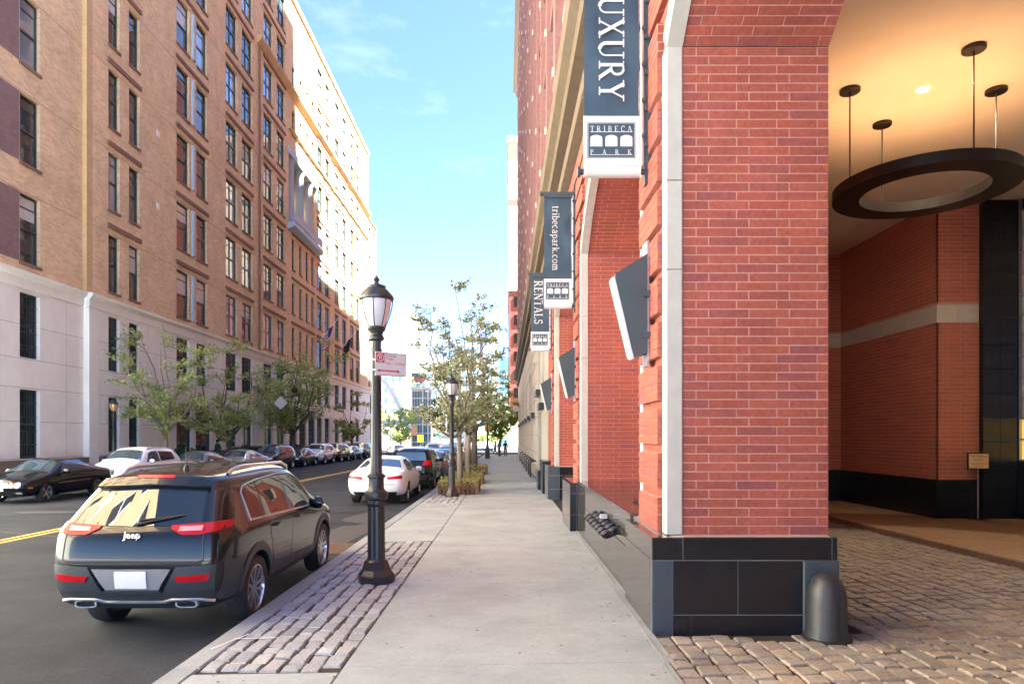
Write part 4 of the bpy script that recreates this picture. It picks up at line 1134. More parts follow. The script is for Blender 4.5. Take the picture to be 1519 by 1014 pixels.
# ------------------------------------------------------------------ banners, sconces
def banner(yj, txt, size, sx, gap, label, top):
    yb = yj + .64
    t = thing('banner', label, 'banner', (1.45, yb, 4.7), 'blue banners hung from the piers')
    x0, x1, zb = .815, 1.385, 4.66
    q = MB(); n, m_ = 18, 30
    for s_, yo in ((1, 0), (-1, .006)):
        for i in range(n):
            for j in range(m_):
                def P(i, j):
                    u, v = i / n, j / m_
                    return (x0 + (x1 - x0) * u, yb + yo + .010 * math.sin(u * 7 + v * 9) * math.sin(v * 3.14) + .008 * math.sin(u * 3 - v * 14), 5.29 + (top - 5.29) * v)
                q.quad(P(i, j), P(i + 1, j), P(i + 1, j + 1), P(i, j + 1))
    q.build('cloth', M['navy'], t, smooth='all')
    # lower board with rolled foot
    q = MB(); q.cbox(x0 - .006, x1 + .01, yb - .02, yb + .012, zb + .06, 5.295, .005, axis='-y'); q.lathe([(.0, x0 - .006), (.062, x0 - .006), (.062, x1 + .01), (0, x1 + .01)], 16, (0, yb + .0, zb + .062), axis='x'); q.build('board', M['board'], t, smooth=True)
    bd = t.children[-1]
    y = yb - .0215
    fx0, fx1, fz0, fz1 = .846, 1.343, 4.855, 5.225
    q = MB(); q.quad((fx0, y, fz0), (fx1, y, fz0), (fx1, y, fz1), (fx0, y, fz1)); b = q.build('emblem_ground', M['navy'], bd, recalc=False)
    q = MB(); y -= .0008
    P = lambda u, v, l, X, Z: (X + u, y - .0002 * l, Z + v)
    a, c = fx0 + .03, fx1 - .03
    for word, Z, sz in (('TRIBECA', fz1 - .095, .058), ('PARK', fz0 + .038, .052)):
        L = sum(GL[ch][0] for ch in word) * sz; gp = ((c - a) - L) / (len(word) - 1) / sz
        serif(q, word, lambda u, v, l: P(u, v, l, a, Z), sz, gap=gp * .98)
        q.quad((a, y - .0016, Z - .006), (c, y - .0016, Z - .006), (c, y - .0016, Z), (a, y - .0016, Z))
    w3 = (c - a - .06) / 3
    for i in range(3):
        X = a + i * (w3 + .03); zb0, zs0 = fz0 + .122, fz0 + .21
        q.add([(X, y, zb0), (X + w3, y, zb0)] + [(X + w3 / 2 + w3 / 2 * math.cos(R(v)), y, zs0 + .03 * math.sin(R(v))) for v in range(0, 181, 15)], [tuple(range(15))])
    for (u0, u1, v0, v1) in ((fx0 + .006, fx1 - .006, fz0 + .006, fz0 + .010), (fx0 + .006, fx1 - .006, fz1 - .010, fz1 - .006), (fx0 + .006, fx0 + .010, fz0 + .01, fz1 - .01), (fx1 - .010, fx1 - .006, fz0 + .01, fz1 - .01)):
        q.quad((u0, y, v0), (u1, y, v0), (u1, y, v1), (u0, y, v1))
    q.build('emblem', M['board'], bd, recalc=False)
    # wording, turned to read downwards
    q = MB(); L = {'LUXURY': 1.27, 'tribecapark.com': 1.37, 'RENTALS': 1.40}[txt]; sx = L / serif_len(txt, size, 1.0, gap)
    zt = {'LUXURY': 5.44 + L, 'tribecapark.com': 6.83, 'RENTALS': 6.92}[txt]; xb = {'LUXURY': .965, 'tribecapark.com': .985, 'RENTALS': .91}[txt]
    serif(q, txt, lambda u, v, l: (xb + v, yb - .024 - .0003 * l, zt - u), size, sx, gap)
    q.build('lettering', M['board'], t, recalc=False)
    # top roller, end finials, side channel, clamps
    q = MB()
    q.tube([(x0 - .06, yb, top + .03), (1.5, yb, top + .03)], .035, 10); q.lathe([(0, x0 - .10), (.05, x0 - .09), (.055, x0 - .05), (0, x0 - .04)], 12, (0, yb, top + .03), axis='x')
    q.box(x0 - .01, x1 + .01, yb - .035, yb + .035, top - .06, top + .06)
    q.build('top_arm', M['bracket'], t)
    q = MB(); q.tube([(x0 - .04, yb + .0, zb + .062), (1.5, yb, zb + .062)], .03, 10); q.lathe([(0, x0 - .075), (.06, x0 - .07), (.06, x0 - .045), (.03, x0 - .03), (0, x0 - .03)], 12, (0, yb, zb + .062), axis='x'); q.build('bottom_arm', M['bracket'], t)
    q = MB(); q.cbox(x1 + .02, x1 + .05, yb - .03, yb + .03, zb + .12, top + .0, .004); q.build('side_pole', M['steel'], t)
    q = MB(); q.box(x1 + .055, 1.462, yb - .03, yb + .035, zb - .08, top + .22); q.box(x1 + .12, 1.464, yb - .05, yb - .03, zb - .08, top + .22); q.build('wall_channel', M['bracket'], t)
    q = MB()
    z = zb + .3
    while z < top:
        q.box(1.44, 1.53, yb - .07, yb + .06, z, z + .05); q.lathe([(0, yb - .075), (.022, yb - .07), (.022, yb - .05), (0, yb - .045)], 8, (x1 + .035, 0, z + .11), axis='y')
        z += .37
    q.build('clamp', M['bracket'], t)
banner(PJ[1], 'LUXURY', .262, .80, .02, 'nearest blue banner reading LUXURY, above the near brick pier', 7.10)
banner(PJ[2], 'tribecapark.com', .150, .98, .02, 'middle blue banner reading tribecapark.com on the second brick pier', 7.06)
banner(PJ[3], 'RENTALS', .27, .92, .02, 'farthest blue banner reading RENTALS, partly behind the tribecapark.com banner', 7.10)
def sconce(yj, label):
    ya, yb = yj + .50, yj + .72
    t = thing('wall_sconce', label, 'light fixture', (1.5, ya, 3.3), 'wedge wall lights on the piers')
    pr = [(1.445, 2.83), (1.31, 2.78), (1.115, 3.60), (1.125, 3.64), (1.445, 3.84)]
    q = MB(); q.prism(pr, ya, yb); q.build('housing', M['bracket'], t)
    q = MB(); q.prism([(1.306, 2.775), (1.278, 2.79), (1.084, 3.60), (1.112, 3.60)], ya + .004, yb - .004); q.build('diffuser', M['board'], t)
    q = MB(); q.box(1.442, 1.466, ya + .02, yb + .03, 2.70, 3.98); q.build('back_plate', M['steel'], t)
    q = MB()
    for z in (2.98, 3.40): q.box(1.40, 1.53, ya - .03, ya + .01, z, z + .06)
    q.build('clamp', M['bracket'], t)
sconce(PJ[1], 'dark steel wedge wall light under the LUXURY banner'); sconce(PJ[2], 'dark steel wedge wall light under the tribecapark.com banner'); sconce(PJ[3], 'dark steel wedge wall light on the third pier under the RENTALS banner')

# corner guard
t = thing('corner_guard', 'domed dark iron wheel guard at the foot of the granite pier', 'guard post', (2.88, 6.02, .17))
q = MB(); q.lathe([(.19, -.1), (.19, .02), (.172, .10), (.168, .36), (.155, .45), (.12, .53), (.06, .58), (0, .595)], 24, (2.88, 6.05, .17)); q.build('dome', M['iron_matte'], t, smooth=True)
q = MB(); q.lathe([(.21, -.1), (.21, .015), (.19, .02)], 24, (2.88, 6.05, .17)); q.build('foot', M['iron'], t, smooth=True)
# standpipe connections
t = thing('standpipe_connection', 'row of capped black fire hose inlets on the polished granite parapet', 'fire inlet', (1.4, 9, .8))
for i in range(7):
    y = 8.35 + i * .30
    for j, (cx, cz) in enumerate(((1.325, .775), (1.235, .735))):
        q = MB(); q.tube([(cx + .03, y, cz + .0), (cx + .015, y, cz + .02), (cx - .005, y, cz + .055), (cx - .012, y, cz + .072), (cx - .014, y, cz + .076)], [.040, .062, .066, .045, .012], 14)
        q.build('cap', M['iron'], t, smooth=True)
q = MB()
for i in range(7): q.tube([(1.41, 8.35 + i * .30, .80), (1.33, 8.35 + i * .30, .775), (1.24, 8.35 + i * .30, .735)], .034, 10)
q.build('manifold', M['iron'], t, smooth=True)['kind'] = 'stuff'
q = MB(); q.box(1.27, 1.36, 9.02, 9.10, .88, .93); q.build('tag_plate', M['board'], t)
# no parking stand
t = thing('sign_stand', 'gold no parking sign on a thin stand before the granite wall', 'sign', (9.95, 14.2, .2))
q = MB(); q.box(9.72, 10.18, 14.18, 14.21, 1.28, 1.63); fr = q.build('frame', M['bronze'], t)
q = MB(); q.box(9.745, 10.155, 14.172, 14.18, 1.305, 1.605); pl = q.build('face', M['gold_sign'], t)
for s_, z, sz in (('No Parking', 1.53, .075), ('Anytime', 1.465, .06), ('Active Driveway', 1.385, .052), ('24 Hours', 1.33, .045)):
    me = text_mesh(s_, sz); me.materials.append(M['sign_ink']); o = inst('lettering', me, pl, Vector((9.95, 14.1705, z)) - t.location + t.location, (R(90), 0, 0)); 
q = MB(); q.tube([(9.95, 14.2, .22), (9.95, 14.2, 1.28)], .016, 8); q.build('post', M['steel'], t)
q = MB(); q.lathe([(0, .0), (.2, .0), (.2, .025), (.03, .04), (0, .04)], 20, (9.95, 14.2, .205)); q.build('foot', M['bronze'], t)
# ring chandelier
CX, CY, CZ = 6.05, 9.77, 5.50
t = thing('ring_chandelier', 'large dark bronze ring light hung by rods in the passage', 'chandelier', (CX, CY, CZ))
q = MB(); q.lathe([(.82, 0), (1.19, 0), (1.19, .15), (1.17, .15), (1.17, .03), (.84, .03), (.84, .15), (.82, .15)], 64, (CX, CY, CZ), closed=True); q.build('ring', M['bronze'], t, smooth=True)
q = MB(); q.lathe([(.87, .06), (1.14, .06), (1.14, .07), (.87, .07)], 64, (CX, CY, CZ), closed=True); q.build('lamp_strip', M['glow'], t)
for dx, dy in ((-1, 0), (1, 0), (0, 1), (0, -1)):
    q = MB(); q.tube([(CX + 1.06 * dx, CY + 1.06 * dy, CZ + .1), (CX + 1.06 * dx, CY + 1.06 * dy, CE - .04)], .011, 6); q.build('rod', M['bronze'], t)
    q = MB(); q.lathe([(0, -.05), (.13, -.05), (.14, -.04), (.14, 0), (0, 0)], 20, (CX + 1.06 * dx, CY + 1.06 * dy, CE - .003)); q.build('canopy', M['bronze'], t, smooth=True)
t = thing('downlight', 'small lit recessed spotlight in the passage ceiling', 'light', (CX, CY, CE))
q = MB(); q.lathe([(.065, -.01), (.085, -.01), (.085, -.001), (.065, -.001)], 20, (CX, CY, CE), closed=True); q.build('trim_ring', M['board'], t)
q = MB(); q.lathe([(0, -.006), (.064, -.006), (.064, -.002), (0, -.002)], 20, (CX, CY, CE)); q.build('lamp', M['down'], t)

# ------------------------------------------------------------------ lamp posts
def lamp_post(x, y, z, label, sc=1.0, globe='lens'):
    t = thing('street_lamp', label, 'street lamp', (x, y, z), 'cast iron street lamps')
    def L(name, prof, m, n=24, flute=False):
        q = MB(); q.lathe([(r * sc, h * sc) for r, h in prof], n)
        if flute:
            for i, (px, py, pz) in enumerate(q.v):
                if (i % n) % 2: q.v[i] = (px * .93, py * .93, pz)
        return q.build(name, M[m], t, smooth=True, world=False)
    q = MB(); q.lathe([(0, 0), (.245 * sc, 0), (.245 * sc, .09 * sc), (.235 * sc, .11 * sc), (.19 * sc, .17 * sc), (.165 * sc, .24 * sc), (.15 * sc, .28 * sc)], 8); q.build('base', M['iron'], t, world=False)
    L('lower_shaft', [(.15, .27), (.122, .30), (.115, .33), (.112, 1.0), (.125, 1.01), (.135, 1.05), (.128, 1.08)], 'iron', 32, True)
    L('collar', [(.10, 1.07), (.15, 1.10), (.158, 1.14), (.15, 1.19), (.115, 1.21), (.10, 1.24), (.10, 1.37), (.118, 1.38), (.118, 1.41), (.09, 1.43)], 'iron')
    L('upper_shaft', [(.085, 1.40), (.078, 1.5), (.062, 3.02), (.075, 3.04), (.075, 3.07), (.064, 3.09), (.066, 3.2)], 'iron', 24, True)
    hd = L('capital', [(.07, 3.18), (.10, 3.20), (.105, 3.23), (.085, 3.26), (.09, 3.30), (.12, 3.33), (.125, 3.36), (.10, 3.38)], 'iron')
    gl = L('globe', [(.10, 3.36), (.125, 3.42), (.165, 3.52), (.19, 3.62), (.198, 3.70), (.195, 3.735)], globe)
    q = MB()
    for k in range(8):
        a = 2 * math.pi * k / 8
        q.tube([(r * 1.02 * sc * math.cos(a), r * 1.02 * sc * math.sin(a), h * sc) for r, h in ((.115, 3.36), (.14, 3.42), (.178, 3.52), (.203, 3.62), (.212, 3.72))], .008 * sc, 5)
    q.build('cage', M['iron'], t, world=False)
    L('hood', [(.2, 3.72), (.228, 3.73), (.232, 3.76), (.205, 3.80), (.15, 3.86), (.125, 3.88), (.128, 3.91), (.08, 3.93), (.035, 3.945), (.03, 3.97), (.045, 3.995), (.03, 4.02), (.008, 4.05), (0, 4.055)], 'iron')
    return t
LPX, LPY = -1.665, 8.68
lamp_post(LPX, LPY, zs(LPX, LPY) - .005, 'black cast iron street lamp nearest the camera, carrying the parking sign', .972)
lamp_post(-1.74, 21.75, zs(-1.74, 21.75), 'black cast iron street lamp beside the first fenced tree pit', .972)
lamp_post(-19.3, 33.2, .0, 'black street lamp with an amber globe before the white stone base', .95, 'lens_warm')
# parking sign
t = thing('parking_sign', 'white and red no parking sign on the near lamp post', 'sign', (LPX, LPY - .1, 2.9))
SA = R(40); O = Vector((-1.655, 8.55, 0)); U = Vector((math.cos(SA), math.sin(SA), 0)); N = Vector((math.sin(SA), -math.cos(SA), 0))
def SP(u, z, d=0): p = O + U * u + N * d; return (p.x, p.y, z)
SW, Z0, Z1 = .46, 2.750, 3.055
q = MB(); q.add([SP(0, Z0), SP(SW, Z0), SP(SW, Z1), SP(0, Z1), SP(0, Z0, -.004), SP(SW, Z0, -.004), SP(SW, Z1, -.004), SP(0, Z1, -.004)], [(0, 1, 2, 3), (7, 6, 5, 4), (0, 4, 5, 1), (1, 5, 6, 2), (2, 6, 7, 3), (3, 7, 4, 0)]); pl = q.build('plate', M['board'], t)
def rect(q, u0, u1, z0, z1, d=.001, mi=0): q.quad(SP(u0, z0, d), SP(u1, z0, d), SP(u1, z1, d), SP(u0, z1, d), mi)
q = MB(); rect(q, .012, .135, Z1 - .135, Z1 - .012); b = q.build('symbol_ground', M['sign_red'], t, recalc=False)
q = MB(); c0 = (.0735, Z1 - .0735)
n = 28
for i in range(n):
    a0, a1 = 2 * math.pi * i / n, 2 * math.pi * (i + 1) / n
    q.quad(*[SP(c0[0] + r * math.cos(a), c0[1] + r * math.sin(a), .002) for r, a in ((.053, a0), (.053, a1), (.043, a1), (.043, a0))])
def SG(u, v, l): return SP(.052 + u, c0[1] - .032 + v, .0025 + .0001 * l)
for pts in ([(0.01, 0), (.01, .062)], [(.01, .058), (.026, .058)] + [(.026 + .014 * math.cos(R(a)), .044 + .014 * math.sin(R(a))) for a in range(90, -91, -30)] + [(.01, .030)], [(-.01, .062), (.052, .002)]):
    for k, (a, b_) in enumerate(zip(pts, pts[1:])):
        d = Vector((b_[0] - a[0], b_[1] - a[1])); nn = Vector((-d.y, d.x)).normalized() * .0045
        q.add([SG(a[0] + nn.x, a[1] + nn.y, k), SG(a[0] - nn.x, a[1] - nn.y, k), SG(b_[0] - nn.x, b_[1] - nn.y, k), SG(b_[0] + nn.x, b_[1] + nn.y, k)], [(0, 1, 2, 3)])
q.build('symbol', M['board'], t, recalc=False)
q = MB()
za = Z0 + .068
rect(q, .06, .33, za - .009, za + .009)
for sx_, u in ((-1, .03), (1, .36)): q.add([SP(u, za, .001), SP(u - sx_ * .034, za + .026, .001), SP(u - sx_ * .034, za - .026, .001)], [(0, 1, 2) if sx_ > 0 else (0, 2, 1)])
def dash(u0, u1, z0, z1): rect(q, u0, u1, z0, z1)
for a, b_ in ((.15, .265), (.29, .345), (.365, .45)): dash(a, b_, Z1 - .014, Z1 - .007)
for a, b_ in ((.012, .1), (.115, .26), (.275, .36), (.375, .45)): dash(a, b_, Z0 + .007, Z0 + .014)
for a, b_ in ((Z0 + .02, Z0 + .12), (Z0 + .135, Z0 + .20), (Z0 + .215, Z1 - .01)): dash(SW - .014, SW - .007, a, b_)
dash(.007, .012, Z0 + .02, Z0 + .16)
q.build('print', M['sign_red'], t, recalc=False)
for s_, z in (('Tuesday', Z1 - .055), ('Friday', Z1 - .095), ('9am - 10:30am', Z1 - .155)):
    me = text_mesh(s_, .048, align='LEFT'); me.materials.append(M['sign_red']); p = SP(.15, z, .002)
    inst('lettering', me, t, p, (R(90), 0, SA))
q = MB(); q.lathe([(.068, 2.95), (.074, 2.952), (.074, 2.968), (.068, 2.97)], 16, (LPX, LPY, 0)); q.lathe([(.068, 2.82), (.074, 2.822), (.074, 2.838), (.068, 2.84)], 16, (LPX, LPY, 0)); q.build('strap', M['steel'], t)
# storm drain at the curb
t = thing('drain_grate', 'rusty iron storm drain grate in the gutter before the near lamp', 'grate', (-3.0, 12.3, zr(12.3)))
q = MB(); x0, x1, y0, y1 = -3.38, -2.72, 11.75, 12.9
q.box(x0, x1, y0, y0 + .05, -.02, .012); q.box(x0, x1, y1 - .05, y1, -.02, .012); q.box(x0, x0 + .05, y0, y1, -.02, .011); q.box(x1 - .05, x1, y0, y1, -.02, .011); shear(q); q.build('rim', M['rust'], t)
q = MB()
for i in range(9): q.box(x0 + .05, x1 - .05, y0 + .09 + i * .115, y0 + .14 + i * .115, -.02, .010)
shear(q); q.build('bar', M['rust'], t)['kind'] = 'stuff'
q = MB(); q.quad((x0, y0, .003), (x1, y0, .003), (x1, y1, .003), (x0, y1, .003)); shear(q); q.build('drain_dark', M['black_rubber'], t)  # black sheet painted as the shade inside the drain opening
# black hoop guards along the stone wall
hy = [31.9, 34.6, 38.2, 42.5, 48.0, 54.5]
HL = ['black hoop guard closest to the blue door on the stone wall', 'black hoop guard second along the stone wall from the blue door', 'black hoop guard third along the stone wall from the blue door',
      'black hoop guard fourth along the stone wall from the blue door', 'black hoop guard next to last toward the far end of the stone wall', 'black hoop guard last and smallest at the far end of the stone wall']
for i, y in enumerate(hy):
    t = thing('hoop_guard', HL[i], 'hoop guard', (1.2, y, zs(1.2, y)), 'black hoops along the stone wall')
    q = MB(); z = zs(1.2, y)
    q.tube([(1.18, y, z - .1), (1.18, y, z + .62), (1.2, y, z + .72), (1.28, y, z + .76), (1.46, y, z + .76)], .03, 8); q.tube([(1.18, y + .9, z - .1), (1.18, y + .9, z + .62), (1.2, y + .9, z + .72), (1.28, y + .9, z + .76), (1.46, y + .9, z + .76)], .03, 8); q.build('hoop', M['iron'], t, smooth=True)
    q = MB(); q.box(1.165, 1.195, y - .03, y + .93, z, z + .66); q.build('panel', M['iron'], t)
# projecting sign far down the wall
t = thing('wall_sign', 'small pale pink sign projecting from the end of the stone wall', 'sign', (1.3, 66, 4.6))
q = MB(); q.box(.72, 1.22, 66, 66.06, 4.45, 4.95); q.build('panel', mat('pink_sign', (.62, .45, .48), .5, 0), t)
q = MB(); q.tube([(1.2, 66.03, 4.9), (1.52, 66.03, 4.9)], .02, 6); q.build('arm', M['iron'], t)

# ------------------------------------------------------------------ trees
def rnd_dir(rr): 
    while True:
        v = Vector((rr.uniform(-1, 1), rr.uniform(-1, 1), rr.uniform(-1, 1)))
        if .1 < v.length < 1: return v.normalized()
def tree(name, label, x, y, z, h, crown, seed, nleaf, leaf, bark='bark', tr=.10, fork=.32, lsize=.09, group=None, limbs=6, off=(0, 0), twig=4, cl=.5):
    """crown = (radius, lower z fraction). Limbs fan out from the fork; leaves sit on the twigs"""
    rr = random.Random(seed)
    t = thing(name, label, 'tree', (x, y, z), group)
    wood, fol = MB(), MB()
    zf = h * fork
    tips = []
    top = Vector((off[0] * .35, off[1] * .35, zf))
    mid = Vector((rr.uniform(-.05, .05), rr.uniform(-.05, .05), zf * .5))
    wood.tube([(0, 0, -.1), (0, 0, .06), mid, top], [tr * 1.5, tr * 1.05, tr * .95, tr * .8], 8)
    def curve(a, b, r0, r1, sag, n=5, sides=5):
        pts = []
        w1 = rnd_dir(rr) * (b - a).length * .10
        for i in range(n + 1):
            u = i / n
            p = a.lerp(b, u) + Vector((0, 0, sag * 4 * u * (1 - u))) + w1 * math.sin(u * 3.14) + rnd_dir(rr) * (b - a).length * .02
            pts.append(p)
        pts[0] = a
        wood.tube(pts, [r0 + (r1 - r0) * i / n for i in range(n + 1)], sides, cap=False)
        return pts
    cr, c0 = crown
    for k in range(limbs):
        a = 2 * math.pi * (k + rr.uniform(-.3, .3)) / limbs
        f = rr.uniform(.35, 1.0) if k else .15
        zt = h * (rr.uniform(.72, .97) if k < limbs * .6 else rr.uniform(c0 + .08, .75))
        e = Vector((math.cos(a) * cr * f + off[0], math.sin(a) * cr * f + off[1], zt))
        if k == 0: e = Vector((off[0] * 1.15, off[1] * 1.15, h * .98))
        st = top if rr.random() < .6 else mid.lerp(top, rr.uniform(.75, 1))
        P = curve(st, e, tr * .55, tr * .1, -.06 * h, 7, 6)
        for j in range(7):
            i = rr.randrange(2, 8); b0 = P[min(i, 7)]
            d = Vector((math.cos(a + rr.uniform(-1.5, 1.5)), math.sin(a + rr.uniform(-1.5, 1.5)), rr.uniform(-.15, .9))).normalized()
            e2 = b0 + d * cr * rr.uniform(.25, .6)
            if e2.z < h * c0: e2.z = h * c0 + rr.uniform(0, .3)
            Q = curve(b0, e2, tr * .16, tr * .05, .03, 4, 4)
            for m_ in range(twig):
                q0 = Q[rr.randrange(1, 5)]; d = rnd_dir(rr); d.z = abs(d.z) * .5 + d.z * .2
                e3 = q0 + d * cr * rr.uniform(.10, .28)
                wood.tube([q0, e3], [tr * .05, tr * .02], 3, cap=False)
                tips.append((q0, e3))
    for i in range(nleaf):
        a, b = rr.choice(tips)
        c = a.lerp(b, rr.uniform(.1, 1.15)) + rnd_dir(rr) * rr.uniform(0, 1) ** 1.3 * cr * .12 * cl * 2
        u = rnd_dir(rr); v = u.cross(rnd_dir(rr))
        if v.length < .1: continue
        v.normalize(); s_ = lsize * rr.uniform(.6, 1.35)
        fol.add([c - u * s_, c + v * s_ * .5, c + u * s_, c - v * s_ * .5], [(0, 1, 2, 3)])
    wood.build('trunk', M[bark], t, smooth='all', world=False)
    fol.build('crown', M[leaf], t, recalc=False, world=False)
    return t
RT = 'young trees in the fenced pits'
tree('street_tree', 'tall slender young tree in the nearest fenced pit, airy pale leaves', -1.56, 23.2, zs(-1.5, 23.2), 7.2, (1.65, .34), 41, 5200, 'leaf_pale', 'bark_pale', .105, .30, .062, RT, 8, (-.15, .1), 4)
tree('street_tree', 'slim tree in the second fenced pit behind the first', -1.55, 28.2, zs(-1.5, 28.2), 7.3, (1.75, .34), 43, 4200, 'leaf_pale', 'bark_pale', .12, .3, .07, RT, 7, (.1, 0))
tree('street_tree', 'dark trunked tree in the third fenced pit, farthest of the row', -1.66, 36.0, zs(-1.6, 36), 8.6, (2.2, .32), 44, 4200, 'leaf_pale', 'bark', .17, .3, .085, RT, 8, (.1, 0))
LT = 'young trees along the far pavement'
tree('street_tree', 'leafy young tree across the street behind the white SUV', -17.9, 35.6, .05, 7.9, (2.6, .28), 51, 4600, 'leaf', 'bark_pale', .15, .25, .085, LT, 9, (-.2, 0), 5)
tree('street_tree', 'low spreading green tree behind the silver sedan across the street', -17.9, 43.6, .02, 7.4, (2.9, .2), 52, 6400, 'leaf', 'bark', .17, .26, .09, LT, 9, (0, 0), 5)
tree('street_tree', 'full round green tree before the dark building entrance', -17.8, 56.5, -.1, 9.4, (3.9, .22), 53, 8600, 'leaf', 'bark', .2, .24, .11, LT, 11, (0, 0), 5)
tree('street_tree', 'small tree near the far end of the white stone base', -17.8, 78, -.3, 7.0, (2.4, .28), 54, 3500, 'leaf', 'bark', .14, .3, .12, LT)
tree('street_tree', 'bright green tree over the pavement beside the far end of the stone wall', -.65, 74, zs(-.6, 74), 7.2, (2.6, .3), 55, 5200, 'leaf_bright', 'bark', .14, .3, .13, None, 8, (.6, 0))
FT = 'trees beyond the crossing'
for i, (x, y, h, cr, lf, lab, nl) in enumerate([
    (-25.5, 124, 9.5, 4.2, 'leaf', 'round green tree beyond the crossing at the building corner', 2200), (-20.5, 132, 8.8, 4.0, 'leaf', 'green tree beyond the crossing, left of the white lattice tower', 2200),
    (-24.5, 168, 17, 4.2, 'leaf_yellow', 'tall yellow green tree lit by sun under the white arch', 2000), (-12.5, 150, 14, 6.0, 'leaf_dark', 'large dark green tree beyond the traffic light', 3000),
    (-7.5, 140, 10, 4.0, 'leaf_dark', 'dark green tree behind the far street signs', 2000), (-1.8, 120, 8.5, 3.4, 'leaf', 'loose green tree at the far end of the pavement', 1800)]):
    tree('park_tree', lab, x, y, zr(y), h, (cr, .12), 70 + i, nl, lf, 'bark', .2, .2, .26, FT, 10, (0, 0), 4, .7)
# hedge in front of the far building
o = MB(); rr = random.Random(5)
for (a, b) in ((37.5, 41.5), (47.2, 55.5), (57.5, 63)):
    for i in range(int((b - a) * 420)):
        c = Vector((rr.uniform(-19.6, -18.7), rr.uniform(a, b), rr.uniform(.1, 1.15) * (1 + .08 * math.sin(i))))
        u = rnd_dir(rr); v = u.cross(rnd_dir(rr))
        if v.length > .1:
            v.normalize(); o.add([c - u * .07, c + v * .05, c + u * .07, c - v * .05], [(0, 1, 2, 3)])
tag(o.build('hedge', M['leaf_dark'], None, recalc=False), 'low dark clipped hedge between the parked cars and the white stone base', 'hedge')
# tree pits
PGR = 'picket fenced tree pits'
def pit(y0, y1, x0, x1, label, hgt=.42):
    z = zs(x1, y0)
    t = thing('tree_pit', label, 'planter', ((x0 + x1) / 2, y0, z), PGR)
    q = MB(); q.box(x0 + .04, x1 - .04, y0 + .04, y1 - .04, z - .1, z + .08); q.build('soil', M['soil'], t)
    n = int((x1 - x0) / .14)
    def picket(px, py, al):
        q = MB(); wx, wy = (.055, .016) if al == 'x' else (.016, .055)
        q.cbox(px - wx, px + wx, py - wy, py + wy, z - .05, z + hgt * rr.uniform(.93, 1.04), .008, axis='+z'); q.build('picket', M['wood'], t)
    for i in range(n): picket(x0 + .07 + i * (x1 - x0 - .1) / (n - 1), y0, 'x')
    m_ = int((y1 - y0) / .16)
    for i in range(m_): picket(x1, y0 + .1 + i * (y1 - y0 - .1) / m_, 'y')
    q = MB(); q.box(x0, x1 + .02, y0 - .035, y0 - .018, z + hgt * .55, z + hgt * .68); q.box(x1 + .018, x1 + .035, y0, y1, z + hgt * .55, z + hgt * .68); q.box(x0, x0 + .03, y0, y1, z + .05, z + hgt * .6); q.box(x0, x1, y1 - .02, y1, z + .05, z + hgt * .6); q.build('rail', M['wood'], t)
    q = MB()
    for i in range(int(1700 * (y1 - y0) * (x1 - x0) / 3)):
        c = Vector((rr.uniform(x0 - .02, x1), rr.uniform(y0 - .03, y1), z + rr.uniform(.1, hgt * (1.0 if rr.random() < .8 else 1.25)))); u = rnd_dir(rr); v = u.cross(rnd_dir(rr))
        if c.y < y0 + .1 and c.x > x0 + .55: continue
        if v.length > .1:
            v.normalize(); q.add([c - u * .05, c + v * .03, c + u * .05, c - v * .03], [(0, 1, 2, 3)])
    q.build('groundcover', M['leaf'], t, recalc=False)['kind'] = 'stuff'
pit(22.3, 24.6, -2.25, -.92, 'picket fenced tree pit nearest the camera, behind the second street lamp')
pit(27.4, 29.6, -2.2, -.95, 'picket fenced tree pit in the middle, behind the first one', .40)
pit(35.2, 37.2, -2.2, -1.0, 'farthest picket fenced tree pit, at the dark trunk', .42)
# ------------------------------------------------------------------ cars
def lerp_poly(pts, n):
    ls = [0]
    for a, b in zip(pts, pts[1:]): ls.append(ls[-1] + math.hypot(b[0] - a[0], b[1] - a[1]))
    out = []
    for i in range(n + 1):
        d = ls[-1] * i / n; k = 0
        while k < len(ls) - 2 and ls[k + 1] < d: k += 1
        u = (d - ls[k]) / max(1e-9, ls[k + 1] - ls[k])
        out.append((pts[k][0] + (pts[k + 1][0] - pts[k][0]) * u, pts[k][1] + (pts[k + 1][1] - pts[k][1]) * u))
    return out

